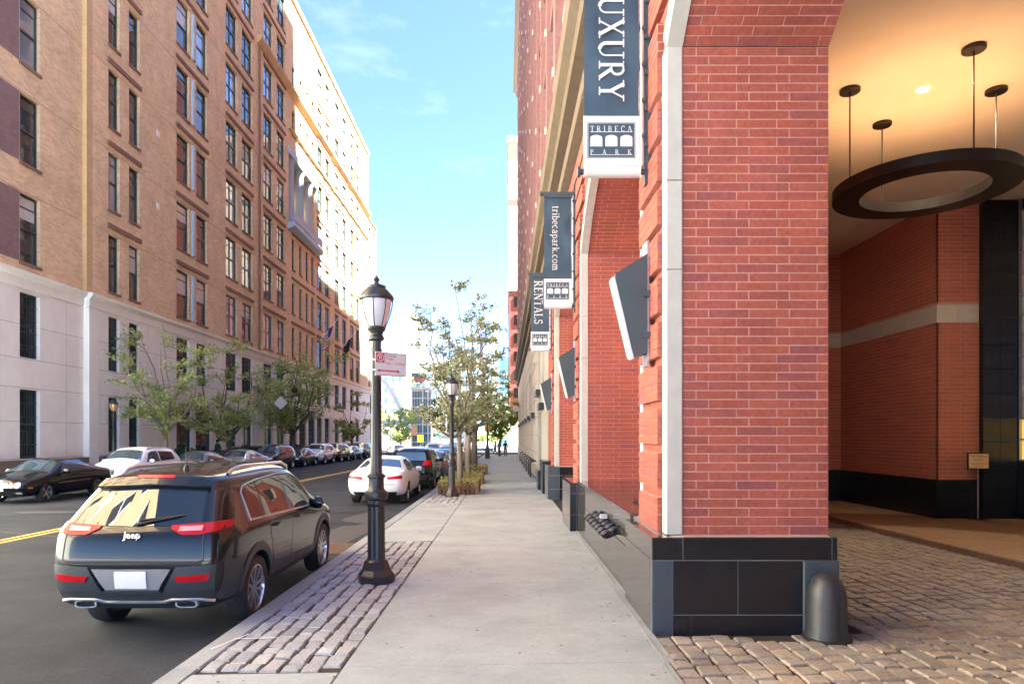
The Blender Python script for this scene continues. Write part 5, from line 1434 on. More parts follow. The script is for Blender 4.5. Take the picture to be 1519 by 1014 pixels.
class Car:
    def __init__(s, root, stations, paintm, crown=.05, bow=(.07, .09), wheel=.36, axles=(.95, 3.65), arch=.41, track=.90, lvl=2):
        s.root = root; s.paint = paintm; s.track = track; s.wr = wheel; s.ax = axles
        A = [-1, -.6, 0, .6, 1]; nb = len(stations); idx = {}; vs = []; fs = []; T = len(stations[0][1]) - 1
        def V(ai, b, c):
            if (ai, b, c) not in idx:
                st = stations[b]; y = st[0][c] if isinstance(st[0], (list, tuple)) else st[0]
                a = A[ai]; x = a * st[2][c]; z = st[1][c]
                if c == T: z += crown * (1 - a * a)
                if b == 0: y -= bow[0] * (1 - a * a)
                if b == nb - 1: y += bow[1] * (1 - a * a)
                idx[(ai, b, c)] = len(vs); vs.append((x, y, z))
            return idx[(ai, b, c)]
        for b in range(nb - 1):
            for c in range(T):
                fs.append((V(0, b, c), V(0, b, c + 1), V(0, b + 1, c + 1), V(0, b + 1, c))); fs.append((V(4, b, c), V(4, b + 1, c), V(4, b + 1, c + 1), V(4, b, c + 1)))
            for a in range(4):
                for c in (0, T): fs.append((V(a, b, c), V(a + 1, b, c), V(a + 1, b + 1, c), V(a, b + 1, c)))
        for a in range(4):
            for c in range(T):
                for b in (0, nb - 1): fs.append((V(a, b, c), V(a + 1, b, c), V(a + 1, b, c + 1), V(a, b, c + 1)))
        me = bpy.data.meshes.new('body'); me.from_pydata(vs, [], fs)
        bm = bmesh.new(); bm.from_mesh(me); bmesh.ops.recalc_face_normals(bm, faces=bm.faces); bm.to_mesh(me); bm.free()
        me.materials.append(paintm); me.materials.append(M['black_rubber'])
        o = bpy.data.objects.new('body', me); COL.objects.link(o)
        md = o.modifiers.new('s', 'SUBSURF'); md.levels = lvl; md.render_levels = lvl
        dg = bpy.context.evaluated_depsgraph_get(); ev = o.evaluated_get(dg)
        m0 = bpy.data.meshes.new_from_object(ev)
        s.bvh = BVHTree.FromPolygons([v.co.copy() for v in m0.vertices], [tuple(p.vertices) for p in m0.polygons])
        cut = MB()
        for y in axles:
            for sx in (-1, 1): cut.lathe([(0, sx * 1.2), (arch, sx * 1.2), (arch, sx * .56), (0, sx * .56)], 36, (0, y, wheel), axis='x')
        co = cut.build('cut', M['black_rubber'])
        md = o.modifiers.new('b', 'BOOLEAN'); md.operation = 'DIFFERENCE'; md.object = co; md.solver = 'EXACT'
        try: md.material_mode = 'TRANSFER'
        except Exception: pass
        dg = bpy.context.evaluated_depsgraph_get(); ev = o.evaluated_get(dg)
        m1 = bpy.data.meshes.new_from_object(ev)
        bpy.data.objects.remove(co); o.modifiers.clear(); o.data = m1; m1.name = 'body'
        m1.polygons.foreach_set('use_smooth', [True] * len(m1.polygons)); m1.set_sharp_from_angle(angle=R(40))
        o.parent = root; s.body = o
        s.wheels = []
    def hit(s, ax, p, off):
        o, d = {'rear': ((p[0], -3, p[1]), (0, 1, 0)), 'front': ((p[0], 9, p[1]), (0, -1, 0)), 'right': ((3, p[0], p[1]), (-1, 0, 0)),
                'left': ((-3, p[0], p[1]), (1, 0, 0)), 'top': ((p[0], p[1], 5), (0, 0, -1))}[ax]
        h = s.bvh.ray_cast(Vector(o), Vector(d))
        if h[0] is None:
            q = Vector({'rear': (p[0], .1, p[1]), 'front': (p[0], 4.5, p[1]), 'right': (.9, p[0], p[1]), 'left': (-.9, p[0], p[1]), 'top': (p[0], p[1], 1)}[ax])
            h = s.bvh.find_nearest(q)
        n = h[1]
        if n.dot(Vector(d)) > 0: n = -n
        return h[0] + n * off, n
    def patch(s, name, ax, lo, hi, m, off=.006, nu=10, nv=4, th=.012, parent=None):
        lo, hi = lerp_poly(lo, nu), lerp_poly(hi, nu)
        top, bot = [], []
        for j in range(nv + 1):
            for i in range(nu + 1):
                u = j / nv
                p, n = s.hit(ax, (lo[i][0] + (hi[i][0] - lo[i][0]) * u, lo[i][1] + (hi[i][1] - lo[i][1]) * u), off)
                top.append(p); bot.append(p - n * th)
        q = MB(); w_ = nu + 1
        q.add(top, [(j * w_ + i, j * w_ + i + 1, (j + 1) * w_ + i + 1, (j + 1) * w_ + i) for j in range(nv) for i in range(nu)])
        edge = [i for i in range(nu + 1)] + [j * w_ + nu for j in range(1, nv + 1)] + [nv * w_ + i for i in range(nu - 1, -1, -1)] + [j * w_ for j in range(nv - 1, 0, -1)]
        k = len(edge)
        q.add([top[e] for e in edge] + [bot[e] for e in edge], [(i, (i + 1) % k, k + (i + 1) % k, k + i) for i in range(k)])
        # orient the face side outwards
        v0, v1, v2 = Vector(top[0]), Vector(top[1]), Vector(top[w_])
        c = s.hit(ax, lo[nu // 2], 0)[1]
        if (v1 - v0).cross(v2 - v0).dot(c) < 0: q.f = [f[::-1] if i < nu * nv else f for i, f in enumerate(q.f)]
        o = q.build(name, m, parent or s.root, smooth=True, recalc=False, world=False)
        return o
    def both(s, name, lo, hi, m, **k): return [s.patch(name, ax, lo, hi, m, **k) for ax in ('right', 'left')]
    def mirror(s, name, ax, lo, hi, m, **k):
        return [s.patch(name, ax, lo, hi, m, **k), s.patch(name, ax, [(-x, z) for x, z in lo], [(-x, z) for x, z in hi], m, **k)]
    def line(s, name, ax, pts, r, m, off=.004, closed=False, parent=None, n=6, sub=24):
        P = [s.hit(ax, p, off)[0] for p in lerp_poly(pts, sub)]
        q = MB(); q.tube(P, r, n); return q.build(name, m, parent or s.root, smooth=True, world=False)
    def lines(s, name, pts, r, m, **k): return [s.line(name, ax, pts, r, m, **k) for ax in ('right', 'left')]
    def make_wheels(s, spokes=5, split=False, rimr=.72):
        r = s.wr; w_ = .115
        q = MB(); q.lathe([(r * rimr, -w_ * .85), (r * .9, -w_), (r * .97, -w_ * .9), (r, -w_ * .6), (r, w_ * .6), (r * .97, w_ * .9), (r * .9, w_), (r * rimr, w_ * .85), (r * rimr * .94, 0)], 40, axis='x', closed=True)
        for k in (-.35, 0, .35): pass
        ty = q.build('tyre', M['tyre'], None, smooth=True)
        q = MB(); ri = r * rimr
        q.lathe([(ri, w_ * .86), (ri * .95, w_ * .88), (ri * .91, w_ * .6), (ri * .88, -w_ * .6), (ri, -w_ * .6)], 40, axis='x')
        q.lathe([(0, w_ * .62), (ri * .16, w_ * .62), (ri * .2, w_ * .5), (ri * .2, 0), (0, 0)], 16, axis='x')
        for k in range(spokes):
            for da in ((-.10, .10) if split else (0,)):
                a = 2 * math.pi * k / spokes; ww = ri * (.075 if split else .13)
                c, sn = math.cos(a), math.sin(a)
                def T(rad, lat, x): return (x, rad * c - lat * sn, rad * sn + lat * c)
                l0, l1 = (da * .35 * ri * 2, da * ri * 2.6) if split else (0, 0)
                r0, r1 = ri * .12, ri * .93
                q.add([T(r0, l0 - ww, w_ * .62), T(r1, l1 - ww * .8, w_ * .80), T(r1, l1 + ww * .8, w_ * .80), T(r0, l0 + ww, w_ * .62),
                       T(r0, l0 - ww, w_ * .2), T(r1, l1 - ww * .8, w_ * .4), T(r1, l1 + ww * .8, w_ * .4), T(r0, l0 + ww, w_ * .2)],
                      [(0, 1, 2, 3), (0, 4, 5, 1), (1, 5, 6, 2), (2, 6, 7, 3)])
        rim = q.build('rim', M['alloy'], None, smooth=True)
        q = MB(); q.lathe([(0, w_ * .1), (ri * .72, w_ * .1), (ri * .72, -w_ * .5), (0, -w_ * .5)], 24, axis='x'); hub = q.build('wheel', M['iron'], None, smooth=True)
        a, b, c = hub.data, ty.data, rim.data
        for o in (hub, ty, rim): bpy.data.objects.remove(o)
        for y in s.ax:
            for sx in (1, -1):
                o = inst('wheel', a, s.root, (sx * (s.track - .115), y, r), (0, 0, 0 if sx > 0 else math.pi), world=False)
                inst('tyre', b, o, (0, 0, 0)); inst('rim', c, o, (0, 0, 0))
    def mirror_housing(s, y, z, x, m):
        for sx in (1, -1):
            q = MB(); q.lathe([(0, -.12), (.06, -.11), (.085, -.05), (.088, .03), (.07, .08), (0, .10)], 12, axis='x')
            q.v = [(sx * (x + .10) + vx * 1.0, y + vy * .75, z + vz) for vx, vy, vz in q.v]; q.box(min(sx * (x - .06), sx * (x + .04)), max(sx * (x - .06), sx * (x + .04)), y - .03, y + .03, z - .07, z - .03)
            q.build('mirror', m, s.root, smooth=True, world=False)
    def underbody(s, y0, y1, z0=.2, hw=.55):
        q = MB(); q.box(-hw, hw, y0, y1, z0, z0 + .25); q.build('underbody', M['black_rubber'], s.root, world=False)

def ring_pts(yc, zc, r, a0, a1, n=16): return [(yc + r * math.cos(R(a0 + (a1 - a0) * i / n)), zc + r * math.sin(R(a0 + (a1 - a0) * i / n))) for i in range(n + 1)]

SUV = [
 ([.16, .03, .05, .12, .36, .56], [.33, .52, .88, 1.16, 1.42, 1.585], [.70, .79, .83, .78, .68, .60]),
 ([.40, .26, .28, .36, .58, .74], [.31, .50, .88, 1.16, 1.43, 1.61], [.84, .89, .915, .88, .77, .66]),
 (.95, [.30, .5, .88, 1.14, 1.45, 1.635], [.86, .915, .925, .895, .78, .66]),
 (1.6, [.28, .5, .87, 1.12, 1.46, 1.655], [.84, .90, .915, .89, .78, .65]),
 (2.3, [.28, .5, .87, 1.10, 1.46, 1.665], [.84, .90, .915, .885, .775, .64]),
 (2.95, [.28, .5, .87, 1.08, 1.42, 1.63], [.84, .90, .91, .88, .76, .61]),
 (3.55, [.29, .5, .87, 1.05, 1.12, 1.15], [.85, .91, .91, .86, .80, .62]),
 (4.1, [.31, .5, .84, .98, 1.03, 1.05], [.85, .90, .89, .82, .74, .56]),
 (4.42, [.33, .5, .78, .90, .95, .97], [.76, .83, .82, .75, .67, .52]),
 ([4.46, 4.58, 4.60, 4.56, 4.50, 4.46], [.33, .5, .72, .84, .90, .93], [.62, .70, .71, .66, .60, .48])]
JEEP = [
 ([.14, .02, .0, .03, .05, .13, .37, .56], [.33, .54, .77, .99, 1.09, 1.17, 1.43, 1.60], [.74, .83, .85, .845, .83, .79, .69, .60]),
 ([.34, .22, .22, .25, .28, .36, .58, .74], [.31, .52, .76, .98, 1.09, 1.16, 1.44, 1.615], [.86, .90, .915, .92, .91, .875, .77, .66]),
 (.95, [.30, .5, .74, .96, 1.07, 1.14, 1.45, 1.635], [.86, .91, .92, .925, .915, .89, .78, .66]),
 (1.6, [.28, .5, .73, .95, 1.05, 1.12, 1.46, 1.655], [.84, .895, .905, .915, .91, .885, .78, .65]),
 (2.3, [.28, .5, .73, .94, 1.03, 1.10, 1.46, 1.665], [.84, .895, .90, .915, .905, .88, .775, .64]),
 (2.95, [.28, .5, .72, .93, 1.01, 1.08, 1.42, 1.63], [.84, .895, .90, .91, .90, .875, .76, .61]),
 (3.55, [.29, .5, .72, .93, 1.0, 1.05, 1.12, 1.15], [.85, .905, .91, .91, .885, .85, .78, .62]),
 (4.1, [.31, .5, .70, .88, .94, .98, 1.03, 1.05], [.85, .895, .90, .885, .85, .81, .73, .56]),
 (4.42, [.33, .5, .66, .80, .86, .90, .95, .97], [.76, .82, .83, .82, .79, .75, .67, .52]),
 ([4.46, 4.58, 4.61, 4.60, 4.58, 4.55, 4.50, 4.46], [.33, .5, .62, .74, .80, .84, .90, .93], [.62, .70, .71, .71, .69, .66, .60, .48])]
SEDAN = [
 ([.16, .02, .03, .04, .10, .18], [.27, .46, .72, .93, .98, 1.0], [.68, .78, .82, .78, .68, .54]),
 ([.40, .30, .32, .34, .38, .42], [.25, .45, .74, .96, 1.01, 1.03], [.82, .88, .90, .86, .77, .60]),
 (.85, [.24, .45, .75, .96, 1.02, 1.04], [.84, .90, .91, .87, .78, .62]),
 (1.55, [.22, .45, .74, .95, 1.24, 1.375], [.82, .89, .91, .88, .73, .57]),
 (2.3, [.22, .45, .73, .93, 1.26, 1.415], [.82, .89, .90, .87, .73, .57]),
 (2.9, [.22, .45, .72, .92, 1.22, 1.37], [.82, .89, .90, .87, .72, .55]),
 (3.65, [.23, .45, .71, .89, .94, .965], [.83, .90, .90, .85, .78, .60]),
 (4.25, [.24, .44, .66, .80, .84, .86], [.83, .89, .88, .80, .72, .54]),
 (4.55, [.26, .44, .62, .72, .76, .78], [.74, .82, .81, .74, .65, .5]),
 ([4.58, 4.70, 4.71, 4.68, 4.62, 4.58], [.27, .44, .58, .68, .72, .75], [.60, .69, .70, .66, .58, .46])]
COUPE = [
 ([.16, .02, .03, .05, .12, .20], [.27, .46, .70, .90, .95, .97], [.66, .75, .79, .75, .65, .52]),
 ([.40, .30, .32, .34, .38, .42], [.25, .45, .72, .93, .98, 1.0], [.80, .86, .87, .83, .74, .58]),
 (.80, [.24, .45, .73, .94, 1.01, 1.04], [.82, .875, .88, .84, .75, .58]),
 (1.65, [.22, .45, .72, .93, 1.22, 1.345], [.80, .86, .88, .85, .70, .53]),
 (2.25, [.22, .45, .71, .91, 1.24, 1.38], [.80, .86, .87, .845, .70, .53]),
 (2.75, [.22, .45, .70, .90, 1.20, 1.345], [.80, .86, .87, .84, .69, .51]),
 (3.5, [.23, .45, .69, .86, .92, .945], [.81, .87, .87, .82, .75, .57]),
 (4.1, [.24, .44, .66, .79, .83, .85], [.81, .865, .85, .77, .68, .50]),
 (4.45, [.26, .44, .60, .70, .74, .76], [.70, .79, .78, .70, .60, .45]),
 ([4.48, 4.63, 4.63, 4.60, 4.54, 4.48], [.27, .44, .56, .66, .70, .73], [.56, .65, .66, .61, .52, .40])]

def jeep(x, y):
    t = thing('parked_suv', 'large glossy black SUV in the foreground, parked at the near curb, seen from behind', 'car', (x, y, zr(y + 2)), 'cars parked on the near side')
    c = Car(t, JEEP, M['paint_black'], bow=(.04, .09), wheel=.36, axles=(.97, 3.67), arch=.425, track=.905, lvl=3)
    c.underbody(1.5, 3.2)
    K = M['clad']
    # tail: glass, spoiler, lights
    c.patch('rear_window', 'rear', [(-.66, 1.165), (0, 1.15), (.66, 1.165)], [(-.575, 1.475), (0, 1.50), (.575, 1.475)], M['carglass'], off=.006, nu=14, nv=6)
    c.patch('spoiler', 'rear', [(-.60, 1.485), (0, 1.51), (.60, 1.485)], [(-.56, 1.555), (0, 1.585), (.56, 1.555)], M['paint_black'], off=.05, nu=14, nv=3, th=.08)
    c.patch('high_brake_light', 'rear', [(-.2, 1.565), (.2, 1.565)], [(-.2, 1.59), (.2, 1.59)], M['redlens'], off=.054, nu=8, nv=1)
    tl = c.mirror('taillight', 'rear', [(.37, 1.13), (.48, 1.075), (.66, 1.075), (.835, 1.10)], [(.36, 1.155), (.50, 1.165), (.66, 1.175), (.835, 1.185)], M['redlens'], off=.014, nu=14, nv=4, th=.03)
    for i, sg in enumerate((1, -1)):
        c.patch('reverse_lens', 'rear', [(sg * .45, 1.105), (sg * .68, 1.107)], [(sg * .46, 1.143), (sg * .68, 1.150)], M['pinklens'], off=.020, nu=8, nv=2, parent=tl[i])
    for ax in ('right', 'left'): c.patch('taillight', ax, [(.22, 1.11), (.38, 1.13)], [(.26, 1.185), (.42, 1.185)], M['redlens'], off=.012, nu=6, nv=3)
    # tailgate seam, badge, plate recess
    tg = c.line('tailgate_seam', 'rear', [(-.70, 1.12), (-.72, .84), (-.60, .80), (.60, .80), (.72, .84), (.70, 1.12)], .006, M['black_rubber'], off=.0, sub=50)
    c.patch('plate_recess', 'rear', [(-.27, .555), (.27, .555)], [(-.40, .755), (.40, .755)], M['board2'] if 'board2' in M else mat('recess_gray', (.20, .20, .21), .5, .1, 6), off=.012, nu=10, nv=3)
    c.patch('recess_rim', 'rear', [(-.31, .525), (.31, .525)], [(-.28, .553), (.28, .553)], K, off=.03, nu=10, nv=1, th=.03)
    c.patch('licence_plate', 'rear', [(-.16, .575), (.16, .575)], [(-.16, .735), (.16, .735)], M['plate'], off=.022, nu=6, nv=2)
    me = text_mesh('Jeep', .098, 1.02, bold=.0015); me.materials.append(M['chrome'])
    bm = bmesh.new(); bm.from_mesh(me)
    r = bmesh.ops.extrude_face_region(bm, geom=bm.faces[:]); bmesh.ops.translate(bm, verts=[v for v in r['geom'] if isinstance(v, bmesh.types.BMVert)], vec=(0, 0, .006)); bmesh.ops.recalc_face_normals(bm, faces=bm.faces); bm.to_mesh(me); bm.free()
    p, n = c.hit('rear', (0, 1.06), .004)
    inst('badge', me, t, (p.x, p.y - .012, 1.045), (R(80), 0, 0), world=False)
    # bumper cladding, reflectors, chrome strip, exhausts
    c.patch('bumper_cladding', 'rear', [(-.74, .345), (0, .345), (.74, .345)], [(-.80, .54), (0, .525), (.80, .54)], K, off=.010, nu=20, nv=4)
    c.mirror('bumper_cladding', 'rear', [(.31, .53), (.80, .545)], [(.45, .775), (.83, .79)], K, off=.009, nu=8, nv=4)
    c.both('bumper_cladding', [(.12, .36), (.56, .36)], [(.14, .80), (.52, .80)], K, off=.008, nu=8, nv=5)
    c.mirror('rear_reflector', 'rear', [(.47, .635), (.76, .64)], [(.44, .685), (.78, .705)], M['redlens'], off=.02, nu=8, nv=2)
    for a, b in (((-.36, .44), (.36, .44)),): c.line('bumper_trim', 'rear', [(-.78, .43), (-.66, .455), (-.38, .455), (-.30, .43), (.30, .43), (.38, .455), (.66, .455), (.78, .43)], .016, M['steel'], off=.014, sub=40)
    for sx in (-1, 1):
        p, n = c.hit('rear', (sx * .52, .40), .0)
        q = MB(); poly = [(.14 * math.cos(a) * (1 if abs(math.cos(a)) < .9 else 1), .042 * math.sin(a)) for a in [2 * math.pi * i / 20 for i in range(20)]]
        sq = lambda u: math.copysign(abs(u) ** .6, u)
        outer = [(.115 * sq(math.cos(2 * math.pi * i / 24)), .038 * sq(math.sin(2 * math.pi * i / 24))) for i in range(24)]
        k0 = len(q.v); rings = [(1, -.03), (1.0, .12), (.84, -.03), (.84, .12)]
        vs_ = []
        for sc_, dy in rings: vs_ += [(sx * .52 + u * sc_, p.y + dy, .40 + v * (sc_ if sc_ == 1 else .72)) for u, v in outer]
        f_ = []
        for i in range(24):
            j = (i + 1) % 24
            f_ += [(i, j, 24 + j, 24 + i), (i, 48 + i, 48 + j, j), (48 + i, 72 + i, 72 + j, 48 + j)]
        q.add(vs_, f_); ex = q.build('exhaust_tip', M['steel'], t, smooth=True, world=False)
        q = MB(); q.add([(sx * .52 + u * .84, p.y + .06, .40 + v * .72) for u, v in outer], [tuple(range(24))]); q.build('pipe_mouth', M['black_rubber'], ex, world=False)
    # wiper
    p0, p1 = c.hit('rear', (.05, 1.17), .02)[0], c.hit('rear', (.42, 1.235), .02)[0]
    q = MB(); q.tube([c.hit('rear', (0.0, 1.165), .01)[0], p0, p1], [.018, .014, .008], 6); q.tube([c.hit('rear', (.02, 1.20), .012)[0], c.hit('rear', (.25, 1.225), .012)[0], c.hit('rear', (.46, 1.245), .012)[0]], .009, 6); q.build('wiper', M['black_rubber'], t, world=False)
    # side: arches, sills, doors, glass
    for yc in c.ax: c.both('arch_flare', ring_pts(yc, .36, .420, -14, 194, 20), ring_pts(yc, .36, .505, -14, 194, 20), K, off=.014, nu=20, nv=2, th=.03)
    c.both('sill_cladding', [(1.36, .31), (3.26, .31)], [(1.42, .50), (3.20, .50)], K, off=.012, nu=12, nv=3)
    d2 = c.both('rear_door', [(1.52, .51), (2.16, .51)], [(1.32, 1.06), (2.16, 1.06)], M['paint_black'], off=.004, nu=8, nv=6)
    d1 = c.both('front_door', [(2.175, .51), (3.20, .51)], [(2.175, 1.055), (3.28, 1.02)], M['paint_black'], off=.004, nu=10, nv=6)
    for d, yy in ((d2, 1.46), (d1, 2.32)):
        for o, ax in zip(d, ('right', 'left')):
            P = [c.hit(ax, (yy + u, .985), dd)[0] for u, dd in ((0, .005), (.03, .035), (.17, .035), (.20, .005))]
            q = MB(); q.tube(P, [.012, .018, .018, .012], 6); q.build('handle', M['paint_black'], o, smooth=True, world=False)
    c.both('quarter_window', [(.80, 1.14), (1.18, 1.13)], [(.86, 1.46), (1.20, 1.50)], M['carglass'], off=.005, nu=6, nv=6)
    c.both('rear_door_window', [(1.24, 1.125), (2.08, 1.10)], [(1.26, 1.505), (2.08, 1.535)], M['carglass'], off=.005, nu=8, nv=6)
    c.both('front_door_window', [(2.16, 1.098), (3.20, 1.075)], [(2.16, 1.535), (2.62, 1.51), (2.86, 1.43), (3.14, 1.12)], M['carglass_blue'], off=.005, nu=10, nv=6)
    c.lines('window_trim', [(.78, 1.13), (1.2, 1.115), (2.1, 1.09), (3.22, 1.06)], .011, M['steel'], off=.008, sub=30)
    c.lines('window_trim', [(.78, 1.14), (.78, 1.42), (.88, 1.485), (1.3, 1.525), (2.1, 1.555), (2.64, 1.53), (2.92, 1.43), (3.22, 1.07)], .009, M['steel'], off=.008, sub=50)
    c.patch('windshield', 'top', [(-.58, 2.98), (.58, 2.98)], [(-.74, 3.52), (.74, 3.52)], M['carglass'], off=.006, nu=10, nv=6)
    c.mirror('headlight', 'front', [(.38, .80), (.68, .80)], [(.36, .87), (.68, .875)], M['headlens'], off=.01, nu=6, nv=2)
    c.patch('grille', 'front', [(-.36, .70), (.36, .70)], [(-.34, .86), (.34, .86)], M['black_rubber'], off=.01, nu=8, nv=2)
    c.mirror_housing(3.0, 1.10, .90, M['paint_black'])
    # roof rails, antenna
    for sx in (-1, 1):
        P = [c.hit('top', (sx * .60, yy), dz)[0] for yy, dz in ((.86, .0), (.96, .045), (1.15, .065), (2.5, .065), (2.72, .04), (2.82, .0))]
        q = MB(); q.tube(P, [.022, .024, .02, .02, .024, .02], 8); q.build('roof_rail', M['steel'], t, smooth=True, world=False)
    p, n = c.hit('top', (0.12, .86), 0)
    q = MB(); q.lathe([(.035, -.01), (.03, .03), (.012, .05), (.006, .06), (.005, .24), (0, .245)], 8, tuple(p)); q.build('antenna', M['black_rubber'], t, world=False)
    c.make_wheels(5, True, .70)
    return t

def car(kind, name, label, x, y, paintm, group, flip=False, lvl=2):
    """generic parked car; flip turns its nose to the camera"""
    st = {'suv': SUV, 'sedan': SEDAN, 'coupe': COUPE}[kind]
    W = {'suv': .90, 'sedan': .885, 'coupe': .86}[kind]
    t = thing(name, label, 'car', (0, 0, 0), group)
    if kind == 'suv': c = Car(t, st, paintm, wheel=.35, axles=(.97, 3.67), arch=.41, track=W, lvl=lvl)
    elif kind == 'sedan': c = Car(t, st, paintm, wheel=.325, axles=(1.0, 3.78), arch=.375, track=W, lvl=lvl)
    else: c = Car(t, st, paintm, wheel=.32, axles=(1.02, 3.72), arch=.37, track=W, lvl=lvl)
    c.underbody(1.5, 3.2, .2)
    G, B = M['carglass'], M['black_rubber']
    if kind == 'suv':
        c.patch('rear_window', 'rear', [(-.64, 1.175), (.64, 1.175)], [(-.56, 1.49), (.56, 1.49)], M['carglass_blue'], off=.006, nu=10, nv=4)
        c.mirror('taillight', 'rear', [(.50, .98), (.83, 1.0)], [(.56, 1.16), (.80, 1.19)], M['redlens'], off=.014, nu=6, nv=3)
        c.patch('rear_bumper', 'rear', [(-.74, .36), (.74, .36)], [(-.79, .60), (.79, .60)], M['clad'], off=.012, nu=12, nv=3)
        c.patch('licence_plate', 'rear', [(-.16, .80), (.16, .80)], [(-.16, .95), (.16, .95)], M['plate'], off=.012, nu=4, nv=1)
        c.both('rear_door_window', [(.86, 1.145), (2.08, 1.105)], [(.95, 1.47), (2.08, 1.53)], G, off=.005, nu=8, nv=4)
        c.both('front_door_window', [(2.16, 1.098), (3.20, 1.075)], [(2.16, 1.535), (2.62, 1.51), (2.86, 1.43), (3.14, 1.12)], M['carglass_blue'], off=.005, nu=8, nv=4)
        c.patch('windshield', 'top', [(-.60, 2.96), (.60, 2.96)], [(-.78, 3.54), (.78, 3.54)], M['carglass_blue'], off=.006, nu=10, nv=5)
        c.mirror('headlight', 'front', [(.40, .74), (.70, .76)], [(.42, .85), (.70, .875)], M['headlens'], off=.012, nu=6, nv=2)
        c.patch('grille', 'front', [(-.34, .66), (.34, .66)], [(-.38, .84), (.38, .84)], B, off=.012, nu=8, nv=2)
        c.patch('lower_intake', 'front', [(-.55, .36), (.55, .36)], [(-.6, .52), (.6, .52)], M['clad'], off=.012, nu=8, nv=2)
        c.patch('front_plate', 'front', [(-.15, .55), (.15, .55)], [(-.15, .65), (.15, .65)], M['plate'], off=.02, nu=3, nv=1)
        for yc in c.ax: c.both('arch_flare', ring_pts(yc, .35, .405, -10, 190, 14), ring_pts(yc, .35, .46, -10, 190, 14), M['clad'], off=.010, nu=14, nv=1, th=.02)
        for sx in (-1, 1):
            P = [c.hit('top', (sx * .60, yy), dz)[0] for yy, dz in ((.86, .0), (1.0, .05), (2.5, .05), (2.72, .0))]
            q = MB(); q.tube(P, .02, 6); q.build('roof_rail', M['steel'], t, world=False)
        c.mirror_housing(3.0, 1.12, .88, paintm)
        zs_ = (.50, 1.06)
    else:
        sd = kind == 'sedan'
        y0 = .92 if sd else .95
        c.patch('rear_window', 'top', [(-.68, y0), (.68, y0)], [(-.53, 1.50 if sd else 1.55), (.53, 1.50 if sd else 1.55)], M['carglass_blue'], off=.006, nu=10, nv=5)
        c.mirror('taillight', 'rear', [(.40, .775), (.81, .80)], [(.36, .85), (.80, .90)], M['redlens'], off=.014, nu=8, nv=3)
        c.patch('boot_seam', 'rear', [(-.62, .62), (.62, .62)], [(-.62, .632), (.62, .632)], B, off=.003, nu=10, nv=1, th=.004)
        c.patch('licence_plate', 'rear', [(-.17, .66), (.17, .66)], [(-.17, .76), (.17, .76)], M['plate'], off=.01, nu=4, nv=1)
        c.patch('diffuser', 'rear', [(-.62, .285), (.62, .285)], [(-.66, .40), (.66, .40)], B, off=.012, nu=10, nv=2)
        if sd:
            c.both('rear_door_window', [(1.22, .985), (2.2, .955)], [(1.40, 1.22), (1.70, 1.315), (2.2, 1.345)], G, off=.005, nu=8, nv=4)
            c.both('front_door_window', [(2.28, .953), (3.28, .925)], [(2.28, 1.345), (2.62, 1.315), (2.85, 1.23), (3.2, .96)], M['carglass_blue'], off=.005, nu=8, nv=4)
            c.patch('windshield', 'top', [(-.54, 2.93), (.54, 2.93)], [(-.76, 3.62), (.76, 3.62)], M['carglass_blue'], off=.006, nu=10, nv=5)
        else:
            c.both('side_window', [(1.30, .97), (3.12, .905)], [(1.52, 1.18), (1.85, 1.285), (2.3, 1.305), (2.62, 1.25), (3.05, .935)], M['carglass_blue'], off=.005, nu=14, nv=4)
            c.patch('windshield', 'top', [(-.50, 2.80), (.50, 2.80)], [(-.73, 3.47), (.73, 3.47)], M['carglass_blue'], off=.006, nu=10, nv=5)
            c.lines('side_moulding', [(1.5, .62), (3.2, .60)], .010, M['chrome'], off=.006)
        fz = .0 if sd else -.02
        if sd: c.mirror('headlight', 'front', [(.36, .585), (.70, .60)], [(.40, .66), (.70, .69)], M['headlens'], off=.014, nu=6, nv=3)
        else:
            for sx in (-1, 1):
                for (hx, hr) in ((.53, .085), (.36, .062)):
                    c.patch('headlight', 'front', [(sx * hx + hr * math.cos(R(a)), .60 + hr * math.sin(R(a))) for a in range(180, 361, 20)], [(sx * hx + hr * math.cos(R(a)), .60 + hr * math.sin(R(a))) for a in range(180, -1, -20)], M['headlens'], off=.014, nu=9, nv=4)
        gr = c.patch('grille', 'front', [(-.27, .545), (.27, .545)], [(-.25, .67), (.25, .67)], M['chrome'] if not sd else B, off=.014, nu=8, nv=3)
        for k in range(3): c.patch('grille_bar', 'front', [(-.25, .56 + k * .036), (.25, .56 + k * .036)], [(-.25, .572 + k * .036), (.25, .572 + k * .036)], B if not sd else M['chrome'], off=.02, nu=6, nv=1, parent=gr)
        if not sd:
            p, n = c.hit('front', (0, .61), .03)
            q = MB(); q.lathe([(.062, -.004), (.07, -.004), (.07, .004), (.062, .004)], 20, (p.x, p.y, .61), axis='y', closed=True)
            for a in (90, 210, 330): q.tube([(p.x, p.y, .61), (p.x + .065 * math.cos(R(a)), p.y, .61 + .065 * math.sin(R(a)))], [.010, .004], 5)
            q.build('emblem', M['chrome'], gr, world=False)
            c.mirror('front_fog_lamp', 'front', [(.46, .34), (.62, .34)], [(.46, .39), (.62, .39)], M['headlens'], off=.014, nu=4, nv=2)
            for ax in ('right', 'left'): c.patch('side_marker', ax, [(4.33, .50), (4.47, .50)], [(4.33, .535), (4.47, .535)], M['amber'], off=.008, nu=4, nv=1)
        c.patch('lower_intake', 'front', [(-.50, .31), (.50, .31)], [(-.54, .41), (.54, .41)], B, off=.012, nu=8, nv=2)
        c.patch('front_plate', 'front', [(-.15, .44), (.15, .44)], [(-.15, .53), (.15, .53)], M['plate'], off=.022, nu=3, nv=1)
        c.mirror_housing(3.05 if sd else 2.95, .965, .86, paintm)
        zs_ = (.42, .90)
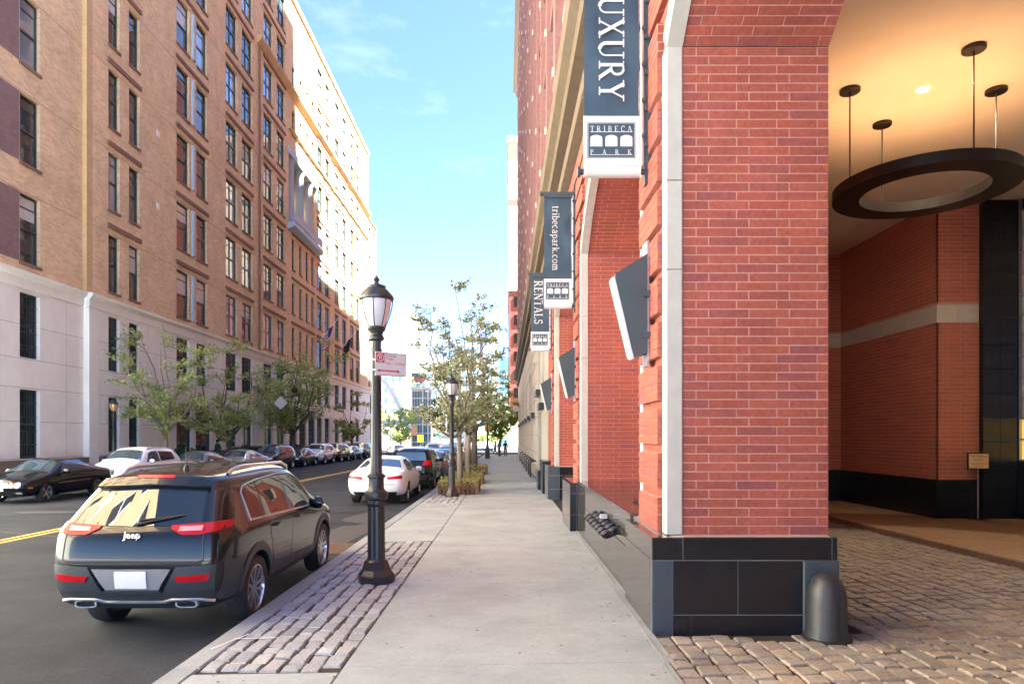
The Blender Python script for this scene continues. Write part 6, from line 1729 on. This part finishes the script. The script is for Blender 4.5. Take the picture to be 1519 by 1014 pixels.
    # doors
    if kind == 'coupe': ds = [('door', 1.75, 3.05)]
    else: ds = [('rear_door', 1.45, 2.2), ('front_door', 2.22, 3.15)]
    for nm, a, b in ds:
        for o, ax in zip(c.both(nm, [(a + .03, zs_[0]), (b, zs_[0])], [(a, zs_[1]), (b + .02, zs_[1] - .03)], paintm, off=.004, nu=6, nv=5), ('right', 'left')):
            P = [c.hit(ax, (a + .10 + u, zs_[1] - .10), dd)[0] for u, dd in ((0, .004), (.02, .03), (.15, .03), (.18, .004))]
            q = MB(); q.tube(P, .014, 6); q.build('handle', paintm, o, world=False)
    c.make_wheels(5 if kind != 'suv' else 6, False, .70)
    place(t, x, y, flip)
    return t
LEN = {'suv': 4.6, 'sedan': 4.72, 'coupe': 4.64}
def place(t, x, y, flip):
    t.location = (x, y, zr(y))
    t.rotation_euler = (0, 0, math.pi if flip else 0)
JX, JY = -3.60, 6.50
jp = jeep(JX, JY); jp.scale = (.945, 1, 1)
GN = 'cars parked on the near side'; GF = 'cars parked across the street'
XR, XL = -3.78, -15.62
wsed = car('sedan', 'parked_sedan', 'white sedan with red taillights parked beyond the near lamp, seen from behind', -3.98, 20.5, M['paint_white'], GN, lvl=3)
bsuv = car('suv', 'parked_suv', 'black SUV parked directly ahead of the white sedan, seen from behind', -3.75, 26.3, M['paint_black'], GN)
coup = car('coupe', 'parked_coupe', 'black two-door coupe with round headlights and chrome grille at the left edge', XL + .05, 20.75 + 4.64, M['paint_black'], GF, True, lvl=3)
def clone(src, old, new, label, x, y, flip, group, name=None):
    t = dup(src); swap(t, M[old], M[new]); t['label'] = label; t['group'] = group
    if name: t.name = name
    place(t, x, y, flip); return t
Y0 = 26.4
def nose(k): return Y0 + 5.55 * k
clone(bsuv, 'paint_black', 'paint_white', 'white SUV parked behind the black coupe across the street', XL - .05, nose(0) + 4.6, True, GF)
clone(wsed, 'paint_white', 'paint_gray', 'dark gray sedan parked behind the white SUV across the street', XL, nose(1) + 4.72, True, GF)
clone(wsed, 'paint_white', 'paint_silver', 'silver sedan parked before the dark hedge across the street', XL, nose(2) + 4.72, True, GF)
clone(bsuv, 'paint_black', 'paint_navy', 'dark high-roofed car parked between the silver sedan and a navy sedan', XL, nose(3) + 4.6, True, GF)
clone(wsed, 'paint_white', 'paint_navy', 'navy sedan parked just ahead of the white far SUV across the street', XL, nose(4) + 4.72, True, GF)
clone(bsuv, 'paint_black', 'paint_white', 'smaller looking white SUV far down the row across the street', XL, nose(5) + 4.6, True, GF)
clone(bsuv, 'paint_black', 'paint_brown', 'dark brown SUV behind the far white SUV across the street', XL, nose(6) + 4.6, True, GF)
clone(wsed, 'paint_white', 'paint_blue', 'blue sedan near the far end of the row across the street', XL, nose(7) + 4.72, True, GF)
clone(bsuv, 'paint_black', 'paint_gray', 'gray SUV at the far end of the row across the street', XL, nose(8) + 4.6, True, GF)
clone(wsed, 'paint_white', 'paint_silver', 'silver sedan last in the row across the street by the crossing', XL, nose(9) + 4.72, True, GF)
clone(wsed, 'paint_white', 'paint_gray', 'dark sedan whose rear glass reflects blue sky, ahead of the black SUV', -3.7, 32.0, False, GN)
clone(wsed, 'paint_white', 'paint_black', 'black sedan half hidden by the tree trunks on the near side', -3.7, 38.0, False, GN)
clone(bsuv, 'paint_black', 'paint_silver', 'silver SUV farther ahead behind the tree trunks', -3.7, 44.2, False, GN)
clone(wsed, 'paint_white', 'paint_blue', 'blue sedan parked far ahead on the near side', -3.7, 55.5, False, GN)
clone(bsuv, 'paint_black', 'paint_white', 'white SUV driving away in the far lane near the crossing', -7.6, 70, False, 'cars near the crossing')
clone(wsed, 'paint_white', 'paint_silver', 'silver sedan coming towards the camera near the crossing', -12.2, 78, True, 'cars near the crossing')
clone(wsed, 'paint_white', 'paint_navy', 'dark blue sedan waiting beyond the crossing', -7.0, 90, False, 'cars near the crossing')
# delivery van
t = thing('delivery_van', 'tall white delivery van parked beyond the sedans on the near side', 'van', (-3.9, 49.6, zr(50)), GN)
q = MB(); prof = [(0, .4), (0, 2.45), (.08, 2.55), (3.7, 2.6), (4.2, 2.45), (4.8, 1.5), (5.6, 1.25), (5.75, .9), (5.75, .4)]
q.prism(prof, -.98, .98, axis='x'); o = q.build('body', M['paint_white'], t, world=False)
md = o.modifiers.new('bevel', 'BEVEL'); md.width = .10; md.segments = 3
q = MB(); q.box(-.8, .8, -.012, .0, 1.45, 2.2); q.build('rear_window', M['carglass_blue'], t, world=False)
for sx in (-1, 1):
    q = MB(); q.box(min(sx * .80, sx * .93), max(sx * .80, sx * .93), -.015, .0, .9, 1.35); q.build('taillight', M['redlens'], t, world=False)
q = MB(); q.box(-.95, .95, -.12, .05, .42, .62); q.build('bumper', M['clad'], t, world=False)
q = MB(); q.box(-.16, .16, -.02, -.001, .95, 1.10); q.build('licence_plate', M['plate'], t, world=False)
q = MB(); q.quad((-.8, 4.26, 2.36), (.8, 4.26, 2.36), (.85, 4.82, 1.52), (-.85, 4.82, 1.52)); q.build('windshield', M['carglass'], t, world=False)
for y in (1.1, 4.7):
    for sx in (-1, 1):
        q = MB(); q.lathe([(0, -.12), (.30, -.12), (.36, -.10), (.36, .10), (.30, .12), (0, .12)], 24, (sx * .9, y, .36), axis='x'); o = q.build('wheel', M['tyre'], t, smooth=True, world=False)
        q = MB(); q.lathe([(0, sx * .125), (.2, sx * .125), (.22, sx * .10), (0, sx * .10)], 16, (sx * .9, y, .36), axis='x'); q.build('rim', M['alloy'], o, world=False)

# ------------------------------------------------------------------ people
def person(label, x, y, z, rot, top, legs, h=1.72, stride=.22):
    t = thing('person', label, 'person', (x, y, z))
    s_ = h / 1.75
    J = {'pel': ((0, 0, .95), .15), 'sp': ((0, .01, 1.15), .145), 'ch': ((0, .01, 1.36), .165), 'nk': ((0, .01, 1.50), .06), 'hd0': ((0, .02, 1.60), .085), 'hd1': ((0, .025, 1.70), .09),
         'shL': ((-.17, .01, 1.42), .075), 'elL': ((-.25, -.08, 1.15), .05), 'haL': ((-.24, .06, .92), .04), 'hL2': ((-.235, .10, .84), .03),
         'shR': ((.17, .01, 1.42), .075), 'elR': ((.25, -.02, 1.15), .05), 'haR': ((.24, .16, .95), .04), 'hR2': ((.235, .20, .87), .03),
         'hiL': ((-.09, 0, .88), .11), 'knL': ((-.10, stride * .6, .48), .075), 'anL': ((-.10, stride, .09), .05), 'toL': ((-.11, stride + .16, .04), .045),
         'hiR': ((.09, 0, .88), .11), 'knR': ((.10, -stride * .1, .48), .075), 'anR': ((.10, -stride, .11), .05), 'toR': ((.11, -stride + .16, .04), .045)}
    E = [('pel', 'sp'), ('sp', 'ch'), ('ch', 'nk'), ('nk', 'hd0'), ('hd0', 'hd1'), ('ch', 'shL'), ('shL', 'elL'), ('elL', 'haL'), ('haL', 'hL2'), ('ch', 'shR'), ('shR', 'elR'), ('elR', 'haR'), ('haR', 'hR2'),
         ('pel', 'hiL'), ('hiL', 'knL'), ('knL', 'anL'), ('anL', 'toL'), ('pel', 'hiR'), ('hiR', 'knR'), ('knR', 'anR'), ('anR', 'toR')]
    ks = list(J); me = bpy.data.meshes.new('body'); me.from_pydata([Vector(J[k][0]) * s_ for k in ks], [(ks.index(a), ks.index(b)) for a, b in E], [])
    o = bpy.data.objects.new('body', me); COL.objects.link(o)
    o.modifiers.new('skin', 'SKIN'); 
    for i, k in enumerate(ks):
        r = J[k][1] * s_; me.skin_vertices[0].data[i].radius = (r, r * (.75 if k in ('pel', 'sp', 'ch') else 1)); me.skin_vertices[0].data[i].use_root = (k == 'pel')
    md = o.modifiers.new('sub', 'SUBSURF'); md.levels = 2
    dg = bpy.context.evaluated_depsgraph_get(); m1 = bpy.data.meshes.new_from_object(o.evaluated_get(dg))
    o.modifiers.clear(); o.data = m1; m1.name = 'body'
    for m_ in (M['skin'], M[top], M[legs]): m1.materials.append(m_)
    for p in m1.polygons:
        c = p.center / s_; p.use_smooth = True
        p.material_index = 0 if c.z > 1.51 or (abs(c.x) > .19 and c.z < .93 and c.z > .7) else (1 if c.z > .90 else 2)
    o.parent = t
    q = MB(); q.lathe([(0, .125), (.05, .118), (.09, .085), (.108, .03), (.106, -.02), (.09, -.06)], 14, (0, .005 * s_, 1.665 * s_)); q.build('hair', M['hair'], t, smooth=True, world=False)
    t.rotation_euler = (0, 0, rot)
    return t
person('person in a dark green jacket walking behind the parked cars by the white stone base', -18.5, 43.3, .0, 2.6, 'cloth_green', 'cloth_dark')
person('person in dark clothes walking at the far end of the pavement', -.02, 72, zs(0, 72), 0, 'cloth_dark', 'cloth_dark', 1.7)
person('person in a blue top standing at the far curb', -.75, 80, zs(-.7, 80), .5, 'cloth_blue', 'cloth_dark', 1.7, .08)
person('person in dark trousers and blue top crossing beyond the pavement end', -1.4, 92, zr(92), 1.2, 'cloth_blue', 'cloth_dark', 1.75)

# ------------------------------------------------------------------ street furniture further off
t = thing('crook_lamp', 'black bishop crook street lamp carrying a white diamond sign', 'street lamp', (-17.3, 52, -.1))
q = MB(); q.lathe([(0, 0), (.22, 0), (.2, .5), (.12, .7), (.10, 1.2), (.07, 1.3), (.055, 5.6), (0, 5.6)], 14); q.build('post', M['iron'], t, smooth=True, world=False)
q = MB(); q.tube([(0, 0, 5.5)] + [(.55 + .55 * math.cos(R(a)), 0, 6.3 + .7 * math.sin(R(a))) for a in range(180, -40, -20)], .045, 8); q.tube([(.55 + .28 * math.cos(R(a)), 0, 6.15 + .28 * math.sin(R(a))) for a in range(200, -160, -24)], .025, 6); q.build('crook', M['iron'], t, smooth=True, world=False)
q = MB(); q.lathe([(0, .25), (.06, .22), (.08, .1), (.24, -.05), (.26, -.14), (.24, -.15), (.2, -.3), (0, -.36)], 16, (1.02, 0, 5.75)); q.build('luminaire', M['iron'], t, smooth=True, world=False)
q = MB(); q.prism([(0, 4.1), (.52, 4.62), (0, 5.14), (-.52, 4.62)], -.12, -.10, axis='y'); tag(q.build('diamond_sign', M['board'], t, world=False))
t = thing('signal_pole', 'dark pole with a yellow pedestrian signal at the far corner of the pavement', 'traffic signal', (-1.75, 65, zs(-1.7, 65)))
q = MB(); q.lathe([(0, 0), (.24, 0), (.22, .9), (.14, 1.1), (.10, 1.2), (.08, 7.8), (0, 7.8)], 12); q.build('pole', M['iron'], t, smooth=True, world=False)
q = MB(); q.box(-.28, -.08, -.2, .02, 2.75, 3.2); q.build('signal_box', M['sign_yellow'], t, world=False)
q = MB(); q.box(.05, .3, -.18, .02, 2.75, 3.15); q.build('signal_box', mat('signal_orange', (.55, .16, .02), .5, 0), t, world=False)
q = MB(); q.box(-.5, .5, -.03, .0, 3.32, 3.5); q.build('street_sign', M['board'], t, world=False)
t = thing('signal_mast', 'traffic light mast arm with a green street sign beyond the crossing', 'traffic signal', (-11.6, 113, zr(113)))
q = MB(); q.lathe([(0, 0), (.25, 0), (.2, 1), (.13, 1.2), (.10, 6.2), (0, 6.2)], 12, (1.6, 0, 0)); q.tube([(1.6, 0, 4.6), (-1.0, 0, 4.9)], .06, 8); q.build('mast', M['white_steel'], t, world=False)
q = MB(); q.box(.1, .45, -.2, .15, 3.6, 4.65); q.build('signal_head', M['sign_yellow'], t, world=False)
q = MB(); q.box(-.6, 1.2, -.05, 0, 2.55, 2.95); q.build('street_sign', M['sign_green'], t, world=False)
t = thing('crossing_sign', 'yellow warning sign with two posts left of the far traffic light', 'sign', (-13.9, 110, zr(110)))
q = MB(); q.box(-.5, .5, -.03, 0, 1.6, 2.8); q.build('panel', M['sign_yellow'], t, world=False)
q = MB(); q.tube([(0, .02, 0), (0, .02, 2.7)], .04, 8); q.build('post', M['steel'], t, world=False)
t = thing('brown_sign', 'reddish brown sign panel among the trees beyond the crossing', 'sign', (-15.4, 114, zr(114)))
q = MB(); q.box(-.45, .45, -.03, 0, 2.7, 4.4); q.build('panel', M['rust'], t, world=False)
q = MB(); q.tube([(0, .02, 0), (0, .02, 4.3)], .05, 8); q.build('post', M['iron'], t, world=False)

# ------------------------------------------------------------------ distant buildings
def tower(name, label, x0, x1, y, dy, z1, wallm, winm, fx, fz, wfrac=.55, setbacks=(), cat='building', left=True):
    t = thing(name, label, cat, ((x0 + x1) / 2, y, 0))
    q = MB(); q.box(x0, x1, y, y + dy, -6, z1)
    for (a, b, c, zt) in setbacks: q.box(x0 + a, x1 - b, y + c, y + dy - c, z1, zt)
    q.build('wall', M[wallm], t)
    wx = (x1 - x0) / fx; z = 1.5; hh = fz * .55
    q = MB()
    q.box(-wx * wfrac / 2, wx * wfrac / 2, -.06, 0, -hh / 2, hh / 2); o = q.build('window', M[winm]); me = o.data; bpy.data.objects.remove(o)
    big = MB(); cnt = 0
    nz = int((z1 - 3) / fz)
    for k in range(nz):
        for i in range(fx):
            p = (x0 + (i + .5) * wx, y - .02, z + k * fz + fz * .5)
            if fx * nz <= 200: inst('window', me, t, p)
            else: big.box(p[0] - wx * wfrac / 2, p[0] + wx * wfrac / 2, y - .08, y - .02, p[2] - hh / 2, p[2] + hh / 2)
    for (a, b, c, zt) in setbacks:
        n = max(2, int((x1 - x0 - a - b) / wx)); w2 = (x1 - x0 - a - b) / n
        for k in range(int((zt - z1 - 1) / fz)):
            for i in range(n):
                cx = x0 + a + (i + .5) * w2; cz = z1 + k * fz + fz * .6
                big.box(cx - w2 * wfrac / 2, cx + w2 * wfrac / 2, y + c - .08, y + c - .02, cz - hh / 2, cz + hh / 2)
    if big.v: big.build('window', M[winm], t)['kind'] = 'stuff'
    if left:
        s2 = MB(); n = max(2, int(dy / wx))
        X = x0 if x1 > 0 else x1
        for k in range(nz):
            for i in range(n):
                cy = y + (i + .5) * dy / n; cz = z + k * fz + fz * .5
                s2.box(X - .05, X + .05, cy - wx * wfrac / 2, cy + wx * wfrac / 2, cz - hh / 2, cz + hh / 2)
        s2.build('window', M[winm], t)['kind'] = 'stuff'
    return t
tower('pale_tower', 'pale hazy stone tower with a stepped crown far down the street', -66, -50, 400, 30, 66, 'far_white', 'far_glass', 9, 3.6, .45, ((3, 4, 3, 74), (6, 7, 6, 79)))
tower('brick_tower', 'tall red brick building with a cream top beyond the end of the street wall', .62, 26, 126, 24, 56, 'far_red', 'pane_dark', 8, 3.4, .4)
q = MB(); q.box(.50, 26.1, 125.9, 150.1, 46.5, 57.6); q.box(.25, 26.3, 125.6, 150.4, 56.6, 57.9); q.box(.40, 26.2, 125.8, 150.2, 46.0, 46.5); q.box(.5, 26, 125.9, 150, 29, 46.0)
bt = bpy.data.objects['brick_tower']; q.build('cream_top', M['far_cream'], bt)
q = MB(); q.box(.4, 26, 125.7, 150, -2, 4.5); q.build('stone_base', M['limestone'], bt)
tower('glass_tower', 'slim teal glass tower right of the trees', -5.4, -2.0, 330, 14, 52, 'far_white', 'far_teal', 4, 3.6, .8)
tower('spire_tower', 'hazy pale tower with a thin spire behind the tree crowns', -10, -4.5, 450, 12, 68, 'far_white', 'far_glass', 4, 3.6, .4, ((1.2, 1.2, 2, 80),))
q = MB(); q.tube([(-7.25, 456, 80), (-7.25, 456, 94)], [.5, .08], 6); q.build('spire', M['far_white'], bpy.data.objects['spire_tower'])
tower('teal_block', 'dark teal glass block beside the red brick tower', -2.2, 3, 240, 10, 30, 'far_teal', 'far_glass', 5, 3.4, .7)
tower('white_block', 'white apartment block with dark windows behind the white arch', -48, -31, 205, 16, 24, 'far_white', 'far_teal', 8, 3.2, .5)
bt = tower('brown_block', 'low red brown building with a dark flat roof behind the yellow tree', -43, -30.5, 255, 14, 24, 'far_red', 'far_glass', 7, 3.6, .6)
q = MB(); q.box(-43.6, -30, 254.4, 269.5, 24, 25.6); q.build('roof', M['iron'], bt)
q = MB(); q.box(-43.3, -30.2, 254.7, 255, 20.5, 22); q.build('teal_band', M['far_teal'], bt)
tower('pale_offices', 'broad pale office building behind the street trees', -34, -13, 300, 20, 36, 'far_white', 'far_teal', 10, 3.6, .6)
tower('cream_block', 'cream block low behind the park trees', -30, -17, 190, 12, 9, 'far_cream', 'far_glass', 8, 3.2, .5)
# white arch bridge
t = thing('arch_bridge', 'white steel arch of a footbridge beyond the crossing', 'bridge', (-30, 148, 0))
def az(x): return 16.5 - 13.5 * ((x + 31) / 9.6) ** 2
for dy in (0, 3.2):
    q = MB(); q.tube([(-40.6 + i * .8, 148 + dy, az(-40.6 + i * .8)) for i in range(25)], .34, 8); q.build('arch', M['white_steel'], t, smooth=True)
    q = MB()
    for i in range(2, 23, 2):
        x = -40.6 + i * .8
        if az(x) > 5.6: q.tube([(x, 148 + dy, az(x)), (x, 148 + dy, 5.2)], .09, 5)
    q.build('hanger', M['white_steel'], t)
q = MB(); q.box(-60, -21, 147.7, 151.5, 4.6, 5.3); q.build('deck', M['white_steel'], t)
q = MB()
for i in range(16): q.box(-45 + i * 1.5, -44.85 + i * 1.5, 147.7, 147.85, 5.3, 7.6)
q.box(-60, -21, 147.7, 147.85, 7.5, 7.75); q.build('railing', M['white_steel'], t)
# lattice stair tower
t = thing('lattice_tower', 'white lattice stair tower with glass walls at the end of the footbridge', 'tower', (-21, 150, 0))
q = MB(); x0, x1, y0, y1 = -20.3, -16.8, 146, 150
for x in (x0, (x0 + x1) / 2 + .6, x1):
    for y in (y0, y1): q.box(x - .16, x + .16, y - .16, y + .16, -1.5, 12)
for z in [0.5 + 1.9 * i for i in range(7)]:
    q.box(x0, x1, y0 - .1, y0 + .1, z, z + .22); q.box(x0 - .1, x0 + .1, y0, y1, z, z + .22); q.box(x1 - .1, x1 + .1, y0, y1, z, z + .22)
for i in range(1, 6): q.box(x0 + i * .58 - .04, x0 + i * .58 + .04, y0 - .08, y0 + .02, -1, 12)
q.build('frame', M['white_steel'], t)
q = MB(); q.box(x0 + .1, x1 - .1, y0 + .15, y1 - .15, -1, 11.6); q.build('glass', M['far_teal'], t)
q = MB(); q.box(x0 - .4, x1 + .5, y0 - .4, y1 + .4, 12, 12.5); q.build('roof', M['white_steel'], t)
